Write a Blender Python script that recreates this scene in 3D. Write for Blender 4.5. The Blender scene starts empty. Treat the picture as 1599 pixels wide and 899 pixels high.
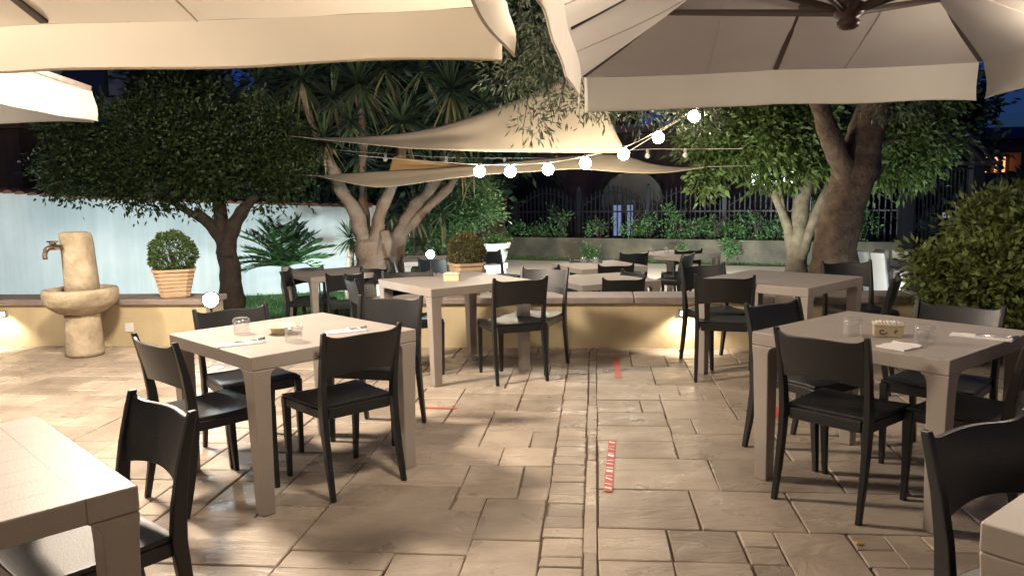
import bpy, bmesh, math, random
import numpy as np
from mathutils import Vector, Matrix, noise
R = math.radians
random.seed(7)
rng = np.random.default_rng(7)
scene = bpy.context.scene
col = scene.collection

# ------------------------------------------------------------------ camera
FOC, PITCH, ROLL, EYE = 1210.0, .124, .02, 1.457
_F = Vector((0, math.cos(PITCH), -math.sin(PITCH)))
_U0 = Vector((0, math.sin(PITCH), math.cos(PITCH)))
_R0 = Vector((1, 0, 0))
_R = _R0*math.cos(ROLL) - _U0*math.sin(ROLL)
_U = _R0*math.sin(ROLL) + _U0*math.cos(ROLL)
cam = bpy.data.cameras.new('camera')
cam.sensor_width = 36
cam.lens = FOC/1599*36
cam.clip_start = .05
cam.clip_end = 2000
camo = bpy.data.objects.new('camera', cam)
col.objects.link(camo)
mw = Matrix((( _R.x, _U.x, -_F.x, 0), (_R.y, _U.y, -_F.y, 0), (_R.z, _U.z, -_F.z, EYE), (0, 0, 0, 1)))
camo.matrix_world = mw
scene.camera = camo

def ray(px, py):
    return _F + _R*((px-799.5)/FOC) + _U*((449.5-py)/FOC)
def onz(px, py, z):
    d = ray(px, py)
    return Vector((0, 0, EYE)) + d*((z-EYE)/d.z)
def at(px, py, Y):
    d = ray(px, py)
    return Vector((0, 0, EYE)) + d*(Y/d.y)

# ------------------------------------------------------------------ world
w = bpy.data.worlds.new('World')
scene.world = w
w.use_nodes = True
nt = w.node_tree
bg = nt.nodes['Background']
sky = nt.nodes.new('ShaderNodeTexSky')
sky.sky_type = 'NISHITA'
sky.sun_disc = False
sky.sun_elevation = R(4)
sky.sun_rotation = R(180)
tint = nt.nodes.new('ShaderNodeMix')
tint.data_type = 'RGBA'
tint.blend_type = 'MULTIPLY'
tint.inputs[0].default_value = 1
tint.inputs[7].default_value = (.06, .17, 1, 1)
nt.links.new(sky.outputs[0], tint.inputs[6])
nt.links.new(tint.outputs[2], bg.inputs[0])
bg.inputs[1].default_value = .06

scene.view_settings.view_transform = 'Standard'
scene.view_settings.look = 'None'
scene.view_settings.exposure = .08
scene.view_settings.gamma = 1
scene.render.engine = 'CYCLES'
scene.cycles.use_denoising = True
scene.cycles.max_bounces = 6
scene.cycles.sample_clamp_indirect = 4
scene.cycles.caustics_reflective = False
scene.cycles.caustics_refractive = False

WARM = (1.0, .83, .65)
COOL = (.80, .96, .98)
def point(name, loc, watts, colr, radius=.06):
    l = bpy.data.lights.new(name, 'POINT')
    l.energy = watts
    l.color = colr
    l.shadow_soft_size = radius
    o = bpy.data.objects.new(name, l)
    o.location = loc
    col.objects.link(o)
    return o
def spot(name, loc, target, watts, colr, ang=90, radius=.05, blend=.5):
    l = bpy.data.lights.new(name, 'SPOT')
    l.energy = watts
    l.color = colr
    l.spot_size = R(ang)
    l.spot_blend = blend
    l.shadow_soft_size = radius
    o = bpy.data.objects.new(name, l)
    o.location = loc
    o.rotation_euler = (Vector(target)-Vector(loc)).to_track_quat('-Z', 'Y').to_euler()
    col.objects.link(o)
    return o
# the lamps of the place, then unseen fill lamps added for brightness (their housings are built further down)
UL_ONE = Vector((-2.6, 1.0, 2.45))       # under the big umbrella on the left
UL_THREE = Vector((-5.15, 5.0, 2.2))      # under the white umbrella
UL_MAIN = Vector((-2.4, 4.75, 2.62))       # on a boom above the gap between the two
point('umbrella_lamp_light', UL_ONE, 125, WARM, .12)
point('umbrella_lamp_light', UL_THREE, 260, WARM, .12)
point('boom_lamp_light', UL_MAIN, 760, WARM, .22)
FILL_TWO = Vector((3.25, 4.5, 2.2))  # added fill, brightens the right side and the parasol's underside
point('umbrella_lamp_light', FILL_TWO, 50, WARM, .12)
FILL_GAP = Vector((.1, 2.7, 2.95))  # added to brighten the near paving, no such lamp known
point('gap_fill_light', FILL_GAP, 250, WARM, .2)
FILL_WALL = Vector((1.3, -2.2, 2.75))  # added fill behind the camera, no such lamp known
point('wall_fill_light', FILL_WALL, 60, WARM, .2)

# ------------------------------------------------------------------ materials
def mat(name, base, rough=.6, metal=0, var=None, vscale=6, bump=0, bscale=40, spec=.5, trans=0, transl=0, island=0, coat=0, detail=4, streak=0):
    m = bpy.data.materials.new(name)
    m.use_nodes = True
    n, L = m.node_tree.nodes, m.node_tree.links
    b = n['Principled BSDF']
    b.inputs['Base Color'].default_value = (*base, 1)
    b.inputs['Roughness'].default_value = rough
    b.inputs['Metallic'].default_value = metal
    b.inputs['Specular IOR Level'].default_value = spec
    b.inputs['Transmission Weight'].default_value = trans
    b.inputs['Coat Weight'].default_value = coat
    tc = n.new('ShaderNodeTexCoord')
    src = None
    if var:
        nz = n.new('ShaderNodeTexNoise')
        nz.inputs['Scale'].default_value = vscale
        nz.inputs['Detail'].default_value = detail
        L.new(tc.outputs['Object'], nz.inputs['Vector'])
        cr = n.new('ShaderNodeValToRGB')
        cr.color_ramp.elements[0].position = .3
        cr.color_ramp.elements[1].position = .7
        cr.color_ramp.elements[0].color = (*var, 1)
        cr.color_ramp.elements[1].color = (*base, 1)
        L.new(nz.outputs['Fac'], cr.inputs['Fac'])
        src = cr.outputs['Color']
    if streak and src:
        mp = n.new('ShaderNodeMapping'); mp.inputs['Scale'].default_value = (5, 5, .35)
        L.new(tc.outputs['Object'], mp.inputs[0])
        ns = n.new('ShaderNodeTexNoise'); ns.inputs['Scale'].default_value = 1.6; ns.inputs['Detail'].default_value = 7; ns.inputs['Roughness'].default_value = .65
        L.new(mp.outputs[0], ns.inputs['Vector'])
        cs = n.new('ShaderNodeValToRGB'); cs.color_ramp.elements[0].position = .38; cs.color_ramp.elements[1].position = .62
        cs.color_ramp.elements[0].color = (1-streak, 1-streak, 1-streak*1.1, 1); cs.color_ramp.elements[1].color = (1, 1, 1, 1)
        L.new(ns.outputs['Fac'], cs.inputs[0])
        mm = n.new('ShaderNodeMix'); mm.data_type = 'RGBA'; mm.blend_type = 'MULTIPLY'; mm.inputs[0].default_value = 1
        L.new(src, mm.inputs[6]); L.new(cs.outputs[0], mm.inputs[7]); src = mm.outputs[2]
    if island:
        g = n.new('ShaderNodeNewGeometry')
        hs = n.new('ShaderNodeHueSaturation')
        mr = n.new('ShaderNodeMapRange')
        mr.inputs[3].default_value = 1-island
        mr.inputs[4].default_value = 1+island
        L.new(g.outputs['Random Per Island'], mr.inputs[0])
        L.new(mr.outputs[0], hs.inputs['Value'])
        mr2 = n.new('ShaderNodeMapRange')
        mr2.inputs[3].default_value = .485
        mr2.inputs[4].default_value = .515
        L.new(g.outputs['Random Per Island'], mr2.inputs[0])
        L.new(mr2.outputs[0], hs.inputs['Hue'])
        if src: L.new(src, hs.inputs['Color'])
        else: hs.inputs['Color'].default_value = (*base, 1)
        src = hs.outputs['Color']
    if src: L.new(src, b.inputs['Base Color'])
    if bump:
        nb = n.new('ShaderNodeTexNoise')
        nb.inputs['Scale'].default_value = bscale
        nb.inputs['Detail'].default_value = 5
        L.new(tc.outputs['Object'], nb.inputs['Vector'])
        bp = n.new('ShaderNodeBump')
        bp.inputs['Strength'].default_value = bump
        bp.inputs['Distance'].default_value = .02
        L.new(nb.outputs['Fac'], bp.inputs['Height'])
        L.new(bp.outputs[0], b.inputs['Normal'])
    if transl:
        t = n.new('ShaderNodeBsdfTranslucent')
        if src: L.new(src, t.inputs['Color'])
        else: t.inputs['Color'].default_value = (*base, 1)
        mx = n.new('ShaderNodeMixShader')
        mx.inputs[0].default_value = transl
        L.new(b.outputs[0], mx.inputs[1])
        L.new(t.outputs[0], mx.inputs[2])
        L.new(mx.outputs[0], n['Material Output'].inputs[0])
    return m
def emis(name, c, s):
    m = bpy.data.materials.new(name)
    m.use_nodes = True
    b = m.node_tree.nodes['Principled BSDF']
    b.inputs['Base Color'].default_value = (*c, 1)
    b.inputs['Emission Color'].default_value = (*c, 1)
    b.inputs['Emission Strength'].default_value = s
    return m

M = dict(
    chair=mat('anthracite_resin', (.011, .012, .0135), .38, bump=.08, bscale=160),
    table=mat('taupe_resin', (.34, .303, .272), .48, var=(.295, .262, .235), vscale=3, detail=8, bump=.06, bscale=180),
    canvas=mat('cream_canvas', (.72, .66, .56), .9, var=(.67, .61, .51), vscale=2.2, bump=.4, bscale=3.2, transl=.22, spec=.1),
    canvas_grey=mat('pale_grey_canvas', (.76, .72, .66), .9, var=(.71, .67, .6), vscale=2.2, bump=.4, bscale=3.2, transl=.38, spec=.1),
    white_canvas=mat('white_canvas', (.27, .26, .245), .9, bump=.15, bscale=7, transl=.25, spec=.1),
    sail=mat('beige_sail_cloth', (.50, .43, .33), .9, var=(.45, .385, .29), vscale=3, bump=.35, bscale=3, transl=.3, spec=.1),
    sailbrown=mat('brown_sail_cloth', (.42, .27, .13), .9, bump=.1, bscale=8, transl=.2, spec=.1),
    darkwood=mat('dark_brown_wood', (.035, .02, .016), .45, bump=.1, bscale=30),
    redmetal=mat('dark_red_metal', (.04, .012, .010), .4),
    yellow=mat('ochre_plaster', (.60, .51, .33), .85, var=(.52, .43, .26), vscale=3, streak=.07, bump=.25, bscale=60),
    coping=mat('grey_brown_stone', (.30, .25, .22), .55, var=(.23, .19, .17), vscale=8, bump=.3, bscale=30),
    whitewall=mat('white_render', (.72, .75, .74), .9, var=(.55, .60, .60), vscale=.9, detail=8, streak=.10, bump=.2, bscale=30),
    tile=mat('terracotta_tile', (.28, .10, .06), .8, var=(.16, .07, .05), vscale=20, bump=.3),
    stone=mat('tufa_stone', (.50, .42, .30), .9, var=(.27, .225, .155), vscale=7, bump=.7, bscale=22),
    bronze=mat('worn_bronze', (.17, .12, .09), .4, metal=.8, bump=.3),
    terracotta=mat('pale_terracotta', (.5, .36, .23), .75, var=(.42, .30, .19), vscale=9, bump=.15),
    bark=mat('brown_bark', (.12, .08, .052), .95, var=(.045, .03, .021), vscale=9, bump=1.0, bscale=26),
    darkbark=mat('dark_bark', (.06, .045, .035), .95, var=(.035, .027, .022), vscale=12, bump=.8, bscale=30),
    yuccabark=mat('grey_yucca_bark', (.22, .185, .15), .95, var=(.15, .085, .05), vscale=3.2, bump=1.0, bscale=35),
    palebark=mat('pale_grey_bark', (.22, .19, .14), .9, var=(.12, .1, .075), vscale=10, bump=.6, bscale=30),
    citrus=mat('citrus_leaf', (.036, .06, .015), .45, island=.5, transl=.3),
    boxleaf=mat('box_leaf', (.055, .10, .018), .5, island=.5, transl=.2),
    boxbrown=mat('box_leaf_brownish', (.105, .095, .03), .5, island=.5, transl=.2),
    yucca=mat('yucca_leaf', (.06, .10, .05), .4, island=.45, transl=.15),
    yuccadry=mat('dry_yucca_leaf', (.26, .23, .11), .6, island=.4, transl=.2),
    cycas=mat('sago_leaf', (.028, .07, .02), .35, island=.3, transl=.1),
    olive=mat('olive_leaf', (.10, .125, .07), .5, island=.45, transl=.2),
    lime=mat('bright_green_leaf', (.115, .165, .045), .5, island=.5, transl=.4),
    shrub=mat('shrub_leaf', (.07, .14, .045), .5, island=.5, transl=.3),
    bush=mat('pittosporum_leaf', (.13, .165, .045), .5, island=.5, transl=.3),
    darkleaf=mat('evergreen_leaf', (.02, .035, .015), .6, island=.4),
    grass=mat('grass_blade', (.06, .17, .025), .6, island=.4, transl=.3),
    turf=mat('turf', (.04, .11, .02), .95, var=(.03, .07, .015), vscale=9),
    soil=mat('soil', (.05, .04, .03), .95, var=(.03, .025, .02), vscale=4, bump=.5),
    terrace=mat('pale_concrete', (.42, .38, .32), .75, var=(.34, .31, .26), vscale=1.3, bump=.15, bscale=40),
    iron=mat('black_iron', (.012, .012, .016), .45, metal=.3),
    planter=mat('rough_render', (.11, .09, .06), .9, var=(.035, .032, .025), vscale=2.2, bump=.4, bscale=25),
    urn=mat('white_stone', (.62, .62, .6), .8, bump=.2),
    porc=mat('white_porcelain', (.8, .76, .68), .3),
    cream=mat('cream_ceramic', (.7, .62, .42), .4),
    paper=mat('white_paper', (.82, .8, .78), .8, bump=.1, bscale=20),
    steel=mat('cutlery_steel', (.6, .6, .6), .25, metal=1),
    glass=mat('clear_glass', (1, 1, 1), .02, trans=1),
    darkwall=mat('dark_red_plaster', (.16, .085, .075), .9, var=(.12, .07, .06), vscale=2),
    housewall=mat('grey_house_plaster', (.5, .5, .46), .9, var=(.42, .42, .4), vscale=1.5),
    brownwall=mat('brown_boards', (.09, .06, .045), .85, var=(.06, .04, .03), vscale=6),
    roof=mat('roof_tile', (.12, .07, .06), .9),
    black=mat('black_plastic', (.015, .015, .015), .5),
    whiteplastic=mat('white_plastic', (.75, .75, .73), .4),
    cord=mat('pale_cord', (.34, .31, .27), .7),
    bulb_on=emis('lit_bulb', (1, .86, .66), 150),
    lamp_on=emis('lit_lamp', (1, .8, .55), 25),
    flood_on=emis('lit_flood_lens', (.75, .9, 1), 60),
    win_warm=emis('lit_window_warm', (1, .42, .16), 1.6),
    win_white=emis('lit_window_white', (.85, .95, 1), 3.5),
    win_blue=emis('lit_doorway', (.5, .66, 1), .3),
    yellowlamp=emis('yellow_window', (1, .6, .02), .9),
    dark_window=mat('dark_window', (.02, .02, .025), .2),
    red_tape=mat('red_tape', (.62, .085, .045), .5, var=(.42, .10, .07), vscale=30),
    brick=mat('adobe_patio', (.4, .3, .2), .8),
)
# table with moulded tile grid on its top
def tiled_top():
    m = M['table'].copy()
    m.name = 'taupe_resin_tiled'
    n, L = m.node_tree.nodes, m.node_tree.links
    b = n['Principled BSDF']
    old = b.inputs['Base Color'].links[0].from_socket
    tc = n.new('ShaderNodeTexCoord')
    br = n.new('ShaderNodeTexBrick')
    br.offset = 0
    br.inputs['Scale'].default_value = 1
    br.inputs['Mortar Size'].default_value = .0022
    br.inputs['Mortar Smooth'].default_value = .2
    br.inputs['Brick Width'].default_value = .226
    br.inputs['Row Height'].default_value = .113
    mp = n.new('ShaderNodeMapping')
    mp.inputs['Location'].default_value = (.339, .339, 0)
    L.new(tc.outputs['Object'], mp.inputs[0])
    L.new(mp.outputs[0], br.inputs['Vector'])
    mx = n.new('ShaderNodeMix')
    mx.data_type = 'RGBA'
    mx.inputs[7].default_value = (.17, .13, .11, 1)
    L.new(old, mx.inputs[6])
    L.new(br.outputs['Fac'], mx.inputs[0])
    L.new(mx.outputs[2], b.inputs['Base Color'])
    return m
M['table_tiled'] = tiled_top()

# stamped concrete paving
def paving():
    m = bpy.data.materials.new('stamped_concrete')
    m.use_nodes = True
    n, L = m.node_tree.nodes, m.node_tree.links
    b = n['Principled BSDF']
    tc = n.new('ShaderNodeTexCoord')
    at_ = n.new('ShaderNodeAttribute')
    at_.attribute_name = 'tone'
    n1 = n.new('ShaderNodeTexNoise'); n1.inputs['Scale'].default_value = 2.3; n1.inputs['Detail'].default_value = 7; n1.inputs['Roughness'].default_value = .62
    L.new(tc.outputs['Object'], n1.inputs['Vector'])
    cr = n.new('ShaderNodeValToRGB')
    e = cr.color_ramp.elements
    e[0].position = .33; e[0].color = (.31, .255, .20, 1)
    e[1].position = .66; e[1].color = (.46, .39, .315, 1)
    L.new(n1.outputs['Fac'], cr.inputs[0])
    hs = n.new('ShaderNodeHueSaturation')
    L.new(cr.outputs[0], hs.inputs['Color'])
    L.new(at_.outputs['Fac'], hs.inputs['Value'])
    # darker shapes of old damp, following the stamped ridges
    n2 = n.new('ShaderNodeTexNoise'); n2.inputs['Scale'].default_value = 1.1; n2.inputs['Detail'].default_value = 3; n2.inputs['Distortion'].default_value = .8
    L.new(tc.outputs['Object'], n2.inputs['Vector'])
    c2 = n.new('ShaderNodeValToRGB')
    c2.color_ramp.elements[0].position = .56; c2.color_ramp.elements[0].color = (1, 1, 1, 1)
    c2.color_ramp.elements[1].position = .60; c2.color_ramp.elements[1].color = (.80, .78, .76, 1)
    L.new(n2.outputs['Fac'], c2.inputs[0])
    mx = n.new('ShaderNodeMix'); mx.data_type = 'RGBA'; mx.blend_type = 'MULTIPLY'; mx.inputs[0].default_value = .7
    L.new(hs.outputs[0], mx.inputs[6]); L.new(c2.outputs[0], mx.inputs[7])
    L.new(mx.outputs[2], b.inputs['Base Color'])
    n3 = n.new('ShaderNodeTexNoise'); n3.inputs['Scale'].default_value = 3.5; n3.inputs['Detail'].default_value = 4
    L.new(tc.outputs['Object'], n3.inputs['Vector'])
    rr = n.new('ShaderNodeMapRange'); rr.inputs[1].default_value = .35; rr.inputs[2].default_value = .65; rr.inputs[3].default_value = .2; rr.inputs[4].default_value = .62
    L.new(n3.outputs['Fac'], rr.inputs[0]); L.new(rr.outputs[0], b.inputs['Roughness'])
    n4 = n.new('ShaderNodeTexNoise'); n4.inputs['Scale'].default_value = 4.5; n4.inputs['Detail'].default_value = 9; n4.inputs['Roughness'].default_value = .6; n4.inputs['Distortion'].default_value = 1.2
    mp = n.new('ShaderNodeMapping'); mp.inputs['Scale'].default_value = (.55, 1.5, 1)
    L.new(tc.outputs['Object'], mp.inputs[0]); L.new(mp.outputs[0], n4.inputs['Vector'])
    bp = n.new('ShaderNodeBump'); bp.inputs['Strength'].default_value = .42; bp.inputs['Distance'].default_value = .045
    L.new(n4.outputs['Fac'], bp.inputs['Height']); L.new(bp.outputs[0], b.inputs['Normal'])
    return m
M['paving'] = paving()
M['joint'] = mat('paving_joint', (.17, .125, .09), .9, bump=.3)

# ------------------------------------------------------------------ mesh helpers
class MB:
    def __init__(s):
        s.v, s.f = [], []
    def add(s, vs, fs):
        o = len(s.v)
        s.v += [Vector(v) for v in vs]
        s.f += [tuple(i+o for i in f) for f in fs]
    def box(s, x0, x1, y0, y1, z0, z1, m=None):
        vs = [Vector((x, y, z)) for z in (z0, z1) for y in (y0, y1) for x in (x0, x1)]
        if m: vs = [m @ v for v in vs]
        s.add(vs, [(0, 2, 3, 1), (4, 5, 7, 6), (0, 1, 5, 4), (1, 3, 7, 5), (3, 2, 6, 7), (2, 0, 4, 6)])
    def loft(s, rings, cap=True):
        k = len(rings[0]); vs = [v for r in rings for v in r]; fs = []
        for i in range(len(rings)-1):
            for j in range(k):
                a, b = i*k+j, i*k+(j+1) % k
                fs.append((a, b, b+k, a+k))
        if cap:
            fs.append(tuple(range(k-1, -1, -1))); fs.append(tuple(range((len(rings)-1)*k, len(rings)*k)))
        s.add(vs, fs)
    def lathe(s, prof, n=24, c=(0, 0, 0), wob=0, cap=True):
        c = Vector(c)
        rings = []
        for r, z in prof:
            ring = []
            for i in range(n):
                a = i*2*math.pi/n
                rr = r
                if wob: rr *= 1+wob*noise.noise(Vector((math.cos(a)*2, math.sin(a)*2, z*5)))
                ring.append(c+Vector((rr*math.cos(a), rr*math.sin(a), z)))
            rings.append(ring)
        s.loft(rings, cap)
    def tube(s, pts, rad, n=10, flute=0, wob=0):
        pts = [Vector(p) for p in pts]
        if not hasattr(rad, '__len__'): rad = [rad]*len(pts)
        rings = []
        up = None
        for i, p in enumerate(pts):
            t = (pts[min(i+1, len(pts)-1)]-pts[max(i-1, 0)]).normalized()
            if up is None:
                up = t.orthogonal().normalized()
            up = (up - t*up.dot(t)).normalized()
            sd = t.cross(up)
            ring = []
            for j in range(n):
                a = j*2*math.pi/n
                r = rad[i]
                if flute: r *= 1+flute*math.sin(a*4+i*.05)+flute*.6*math.sin(a*7-i*.09)
                q = p+(up*math.cos(a)+sd*math.sin(a))*r
                if wob: q += (up*math.cos(a)+sd*math.sin(a))*wob*rad[i]*noise.noise(q*6)
                ring.append(q)
            rings.append(ring)
        s.loft(rings)
    def build(s, name, material, parent=None, smooth=False, bevel=0, segs=2):
        me = bpy.data.meshes.new(name)
        me.from_pydata([tuple(v) for v in s.v], [], s.f)
        bm = bmesh.new(); bm.from_mesh(me); bmesh.ops.recalc_face_normals(bm, faces=bm.faces); bm.to_mesh(me); bm.free()
        me.materials.append(material)
        if smooth:
            for p in me.polygons: p.use_smooth = True
        o = bpy.data.objects.new(name, me)
        col.objects.link(o)
        if parent: o.parent = parent
        if bevel:
            b = o.modifiers.new('bevel', 'BEVEL'); b.width = bevel; b.segments = segs; b.limit_method = 'ANGLE'; b.angle_limit = R(35)
            b.harden_normals = True
            for p in me.polygons: p.use_smooth = True
        return o

def spline(pts, per=6):
    pts = [Vector(p) for p in pts]
    out = []
    P = [pts[0]*2-pts[1]]+pts+[pts[-1]*2-pts[-2]]
    for i in range(1, len(P)-2):
        for k in range(per):
            t = k/per
            a, b, c, d = P[i-1], P[i], P[i+1], P[i+2]
            out.append(.5*((2*b)+(-a+c)*t+(2*a-5*b+4*c-d)*t*t+(-a+3*b-3*c+d)*t**3))
    out.append(pts[-1])
    return out
def lerps(vals, n):
    return list(np.interp(np.linspace(0, len(vals)-1, n), range(len(vals)), vals))

def tag(o, label=None, cat=None, group=None, kind=None):
    if label: o['label'] = label
    if cat: o['category'] = cat
    if group: o['group'] = group
    if kind: o['kind'] = kind
    return o
def empty(name, loc, rz=0):
    o = bpy.data.objects.new(name, None)
    o.empty_display_size = .1
    o.location = loc
    o.rotation_euler = (0, 0, rz)
    col.objects.link(o)
    return o
def children(o): return [c for c in bpy.data.objects if c.parent == o]
def copy_tree(o, parent=None):
    c = o.copy()
    col.objects.link(c)
    c.parent = parent
    for ch in children(o): copy_tree(ch, c)
    return c

def cards(name, pos, dirs, length, width, material, parent=None, fold=.25, droop=0):
    """many small leaves: each a folded six-vertex blade of its own"""
    n = len(pos)
    dirs = dirs/np.linalg.norm(dirs, axis=1, keepdims=True)
    rnd = rng.normal(size=(n, 3))
    side = np.cross(dirs, rnd); side /= np.linalg.norm(side, axis=1, keepdims=True)
    nor = np.cross(side, dirs)
    L = (length*(.7+.6*rng.random(n)))[:, None]; W = (width*(.7+.6*rng.random(n)))[:, None]
    p0 = pos; p3 = pos+dirs*L - np.array([0, 0, 1])*L*droop
    m_ = pos+dirs*L*.45 + nor*W*-fold
    a = m_+side*W*.5+nor*W*fold; b = m_-side*W*.5+nor*W*fold
    V = np.stack([p0, a, p3, b, m_], 1).reshape(-1, 3)
    base = np.arange(n)[:, None]*5
    F = np.concatenate([base+np.array([[0, 1, 4]]), base+np.array([[1, 2, 4]]), base+np.array([[2, 3, 4]]), base+np.array([[3, 0, 4]])], 1).reshape(-1, 3)
    me = bpy.data.meshes.new(name)
    me.vertices.add(len(V)); me.vertices.foreach_set('co', V.astype(np.float32).ravel())
    me.loops.add(len(F)*3); me.loops.foreach_set('vertex_index', F.astype(np.int32).ravel())
    me.polygons.add(len(F)); me.polygons.foreach_set('loop_start', np.arange(0, len(F)*3, 3, dtype=np.int32))
    me.polygons.foreach_set('loop_total', np.full(len(F), 3, dtype=np.int32))
    me.update(calc_edges=True)
    me.materials.append(material)
    o = bpy.data.objects.new(name, me)
    col.objects.link(o)
    if parent: o.parent = parent
    return o
def blob_leaves(blobs, clumps, per, spread):
    """leaf positions in ragged clumps filling ellipsoids; blobs: (x,y,z,rx,ry,rz)"""
    P, D = [], []
    vol = np.array([b[3]*b[4]*b[5] for b in blobs])**.67; vol /= vol.sum()
    for b, f in zip(blobs, vol):
        k = max(2, int(clumps*f))
        d = rng.normal(size=(k, 3)); d /= np.linalg.norm(d, axis=1, keepdims=True)
        r = rng.random(k)**.45*(.86+.3*rng.random(k))
        c = np.array(b[:3])+d*r[:, None]*np.array(b[3:6])
        for cc, dd in zip(c, d):
            m = int(per*(.5+rng.random()))
            g = rng.normal(size=(m, 3))*spread
            P.append(cc+g); D.append(g/spread*.6+dd*.8+rng.normal(size=(m, 3))*.6)
    return np.concatenate(P), np.concatenate(D)
def thin_glass():
    m = bpy.data.materials.new('tumbler_glass'); m.use_nodes = True
    n, L = m.node_tree.nodes, m.node_tree.links
    n.remove(n['Principled BSDF'])
    t = n.new('ShaderNodeBsdfTransparent'); t.inputs[0].default_value = (.985, .985, .985, 1)
    g = n.new('ShaderNodeBsdfGlossy'); g.inputs['Roughness'].default_value = .16
    d = n.new('ShaderNodeBsdfDiffuse'); d.inputs[0].default_value = (.75, .78, .8, 1)
    lw = n.new('ShaderNodeLayerWeight'); lw.inputs[0].default_value = .12
    mr = n.new('ShaderNodeMapRange'); mr.inputs[3].default_value = .10; mr.inputs[4].default_value = .8
    L.new(lw.outputs['Facing'], mr.inputs[0])
    m1 = n.new('ShaderNodeMixShader'); m1.inputs[0].default_value = .35
    L.new(g.outputs[0], m1.inputs[1]); L.new(d.outputs[0], m1.inputs[2])
    mx = n.new('ShaderNodeMixShader')
    L.new(mr.outputs[0], mx.inputs[0]); L.new(t.outputs[0], mx.inputs[1]); L.new(m1.outputs[0], mx.inputs[2])
    L.new(mx.outputs[0], n['Material Output'].inputs[0])
    return m
M['glass'] = thin_glass()

LOW = -.25                      # the garden lies a step lower than the patio
def wall_y(x): return 7.16-.12*x      # front face line of the low wall
BAND = math.atan2(131, FOC)     # the paving runs this much to the right of the view
bd = Vector((math.sin(BAND), math.cos(BAND), 0)); bs = Vector((math.cos(BAND), -math.sin(BAND), 0))

# ================================================================== SETTING
def sheet(name, pts, z, m, kind='structure', thick=0):
    b = MB()
    if thick:
        k = len(pts)
        b.loft([[Vector((x, y, z-thick)) for x, y in pts], [Vector((x, y, z)) for x, y in pts]])
    else:
        b.add([(x, y, z) for x, y in pts], [tuple(range(len(pts)))])
    return tag(b.build(name, m), kind=kind)
sheet('ground', [(-300, -60), (300, -60), (300, 500), (-300, 500)], LOW-.02, M['soil'])
# pale concrete terrace and driveway beyond the wall
tp = [(-3.2, 7.3), (9.5, 5.9), (9.5, 14.6), (6.6, 16.0), (.9, 19.0), (-1.6, 20.2), (-2.2, 14.0), (-1.9, 10.6)]
sheet('terrace', tp, LOW, M['terrace'])
# lawns
lawnA = [(-12, 8.0), (-3.2, 7.5), (-2.0, 10.6), (-2.3, 14.0), (-1.6, 20.2), (-5, 21), (-14, 16)]
lawnB = [(-1.6, 20.25), (.9, 19.05), (6.6, 16.05), (9.5, 14.65), (9.8, 15.2), (6.9, 16.9), (.9, 20.3), (-1.6, 21.5)]
lawnC = [(3.35, 9.6), (4.4, 8.6), (5.6, 8.2), (7.4, 9.4), (7.2, 13.2), (4.6, 13.0), (3.5, 11.2)]
for i, L_ in enumerate((lawnA, lawnB, lawnC)):
    sheet('lawn', L_, LOW+.008, M['turf'])
def inpoly(x, y, poly):
    c = np.zeros(len(x), bool); j = len(poly)-1
    for i in range(len(poly)):
        xi, yi = poly[i]; xj, yj = poly[j]
        c ^= ((yi > y) != (yj > y)) & (x < (xj-xi)*(y-yi)/(yj-yi+1e-12)+xi); j = i
    return c
gp = []
for poly, n in ((lawnA, 60000), (lawnB, 16000), (lawnC, 22000)):
    a = np.array(poly)
    x = rng.uniform(a[:, 0].min(), a[:, 0].max(), n); y = rng.uniform(a[:, 1].min(), a[:, 1].max(), n)
    k = inpoly(x, y, poly) & (x > -9)
    gp.append(np.stack([x[k], y[k], np.full(k.sum(), LOW)], 1))
gp = np.concatenate(gp)
gd = np.stack([rng.normal(size=len(gp))*.35, rng.normal(size=len(gp))*.35, np.ones(len(gp))], 1)
tag(cards('grass', gp, gd, .05, .012, M['grass']), kind='stuff')

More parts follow.
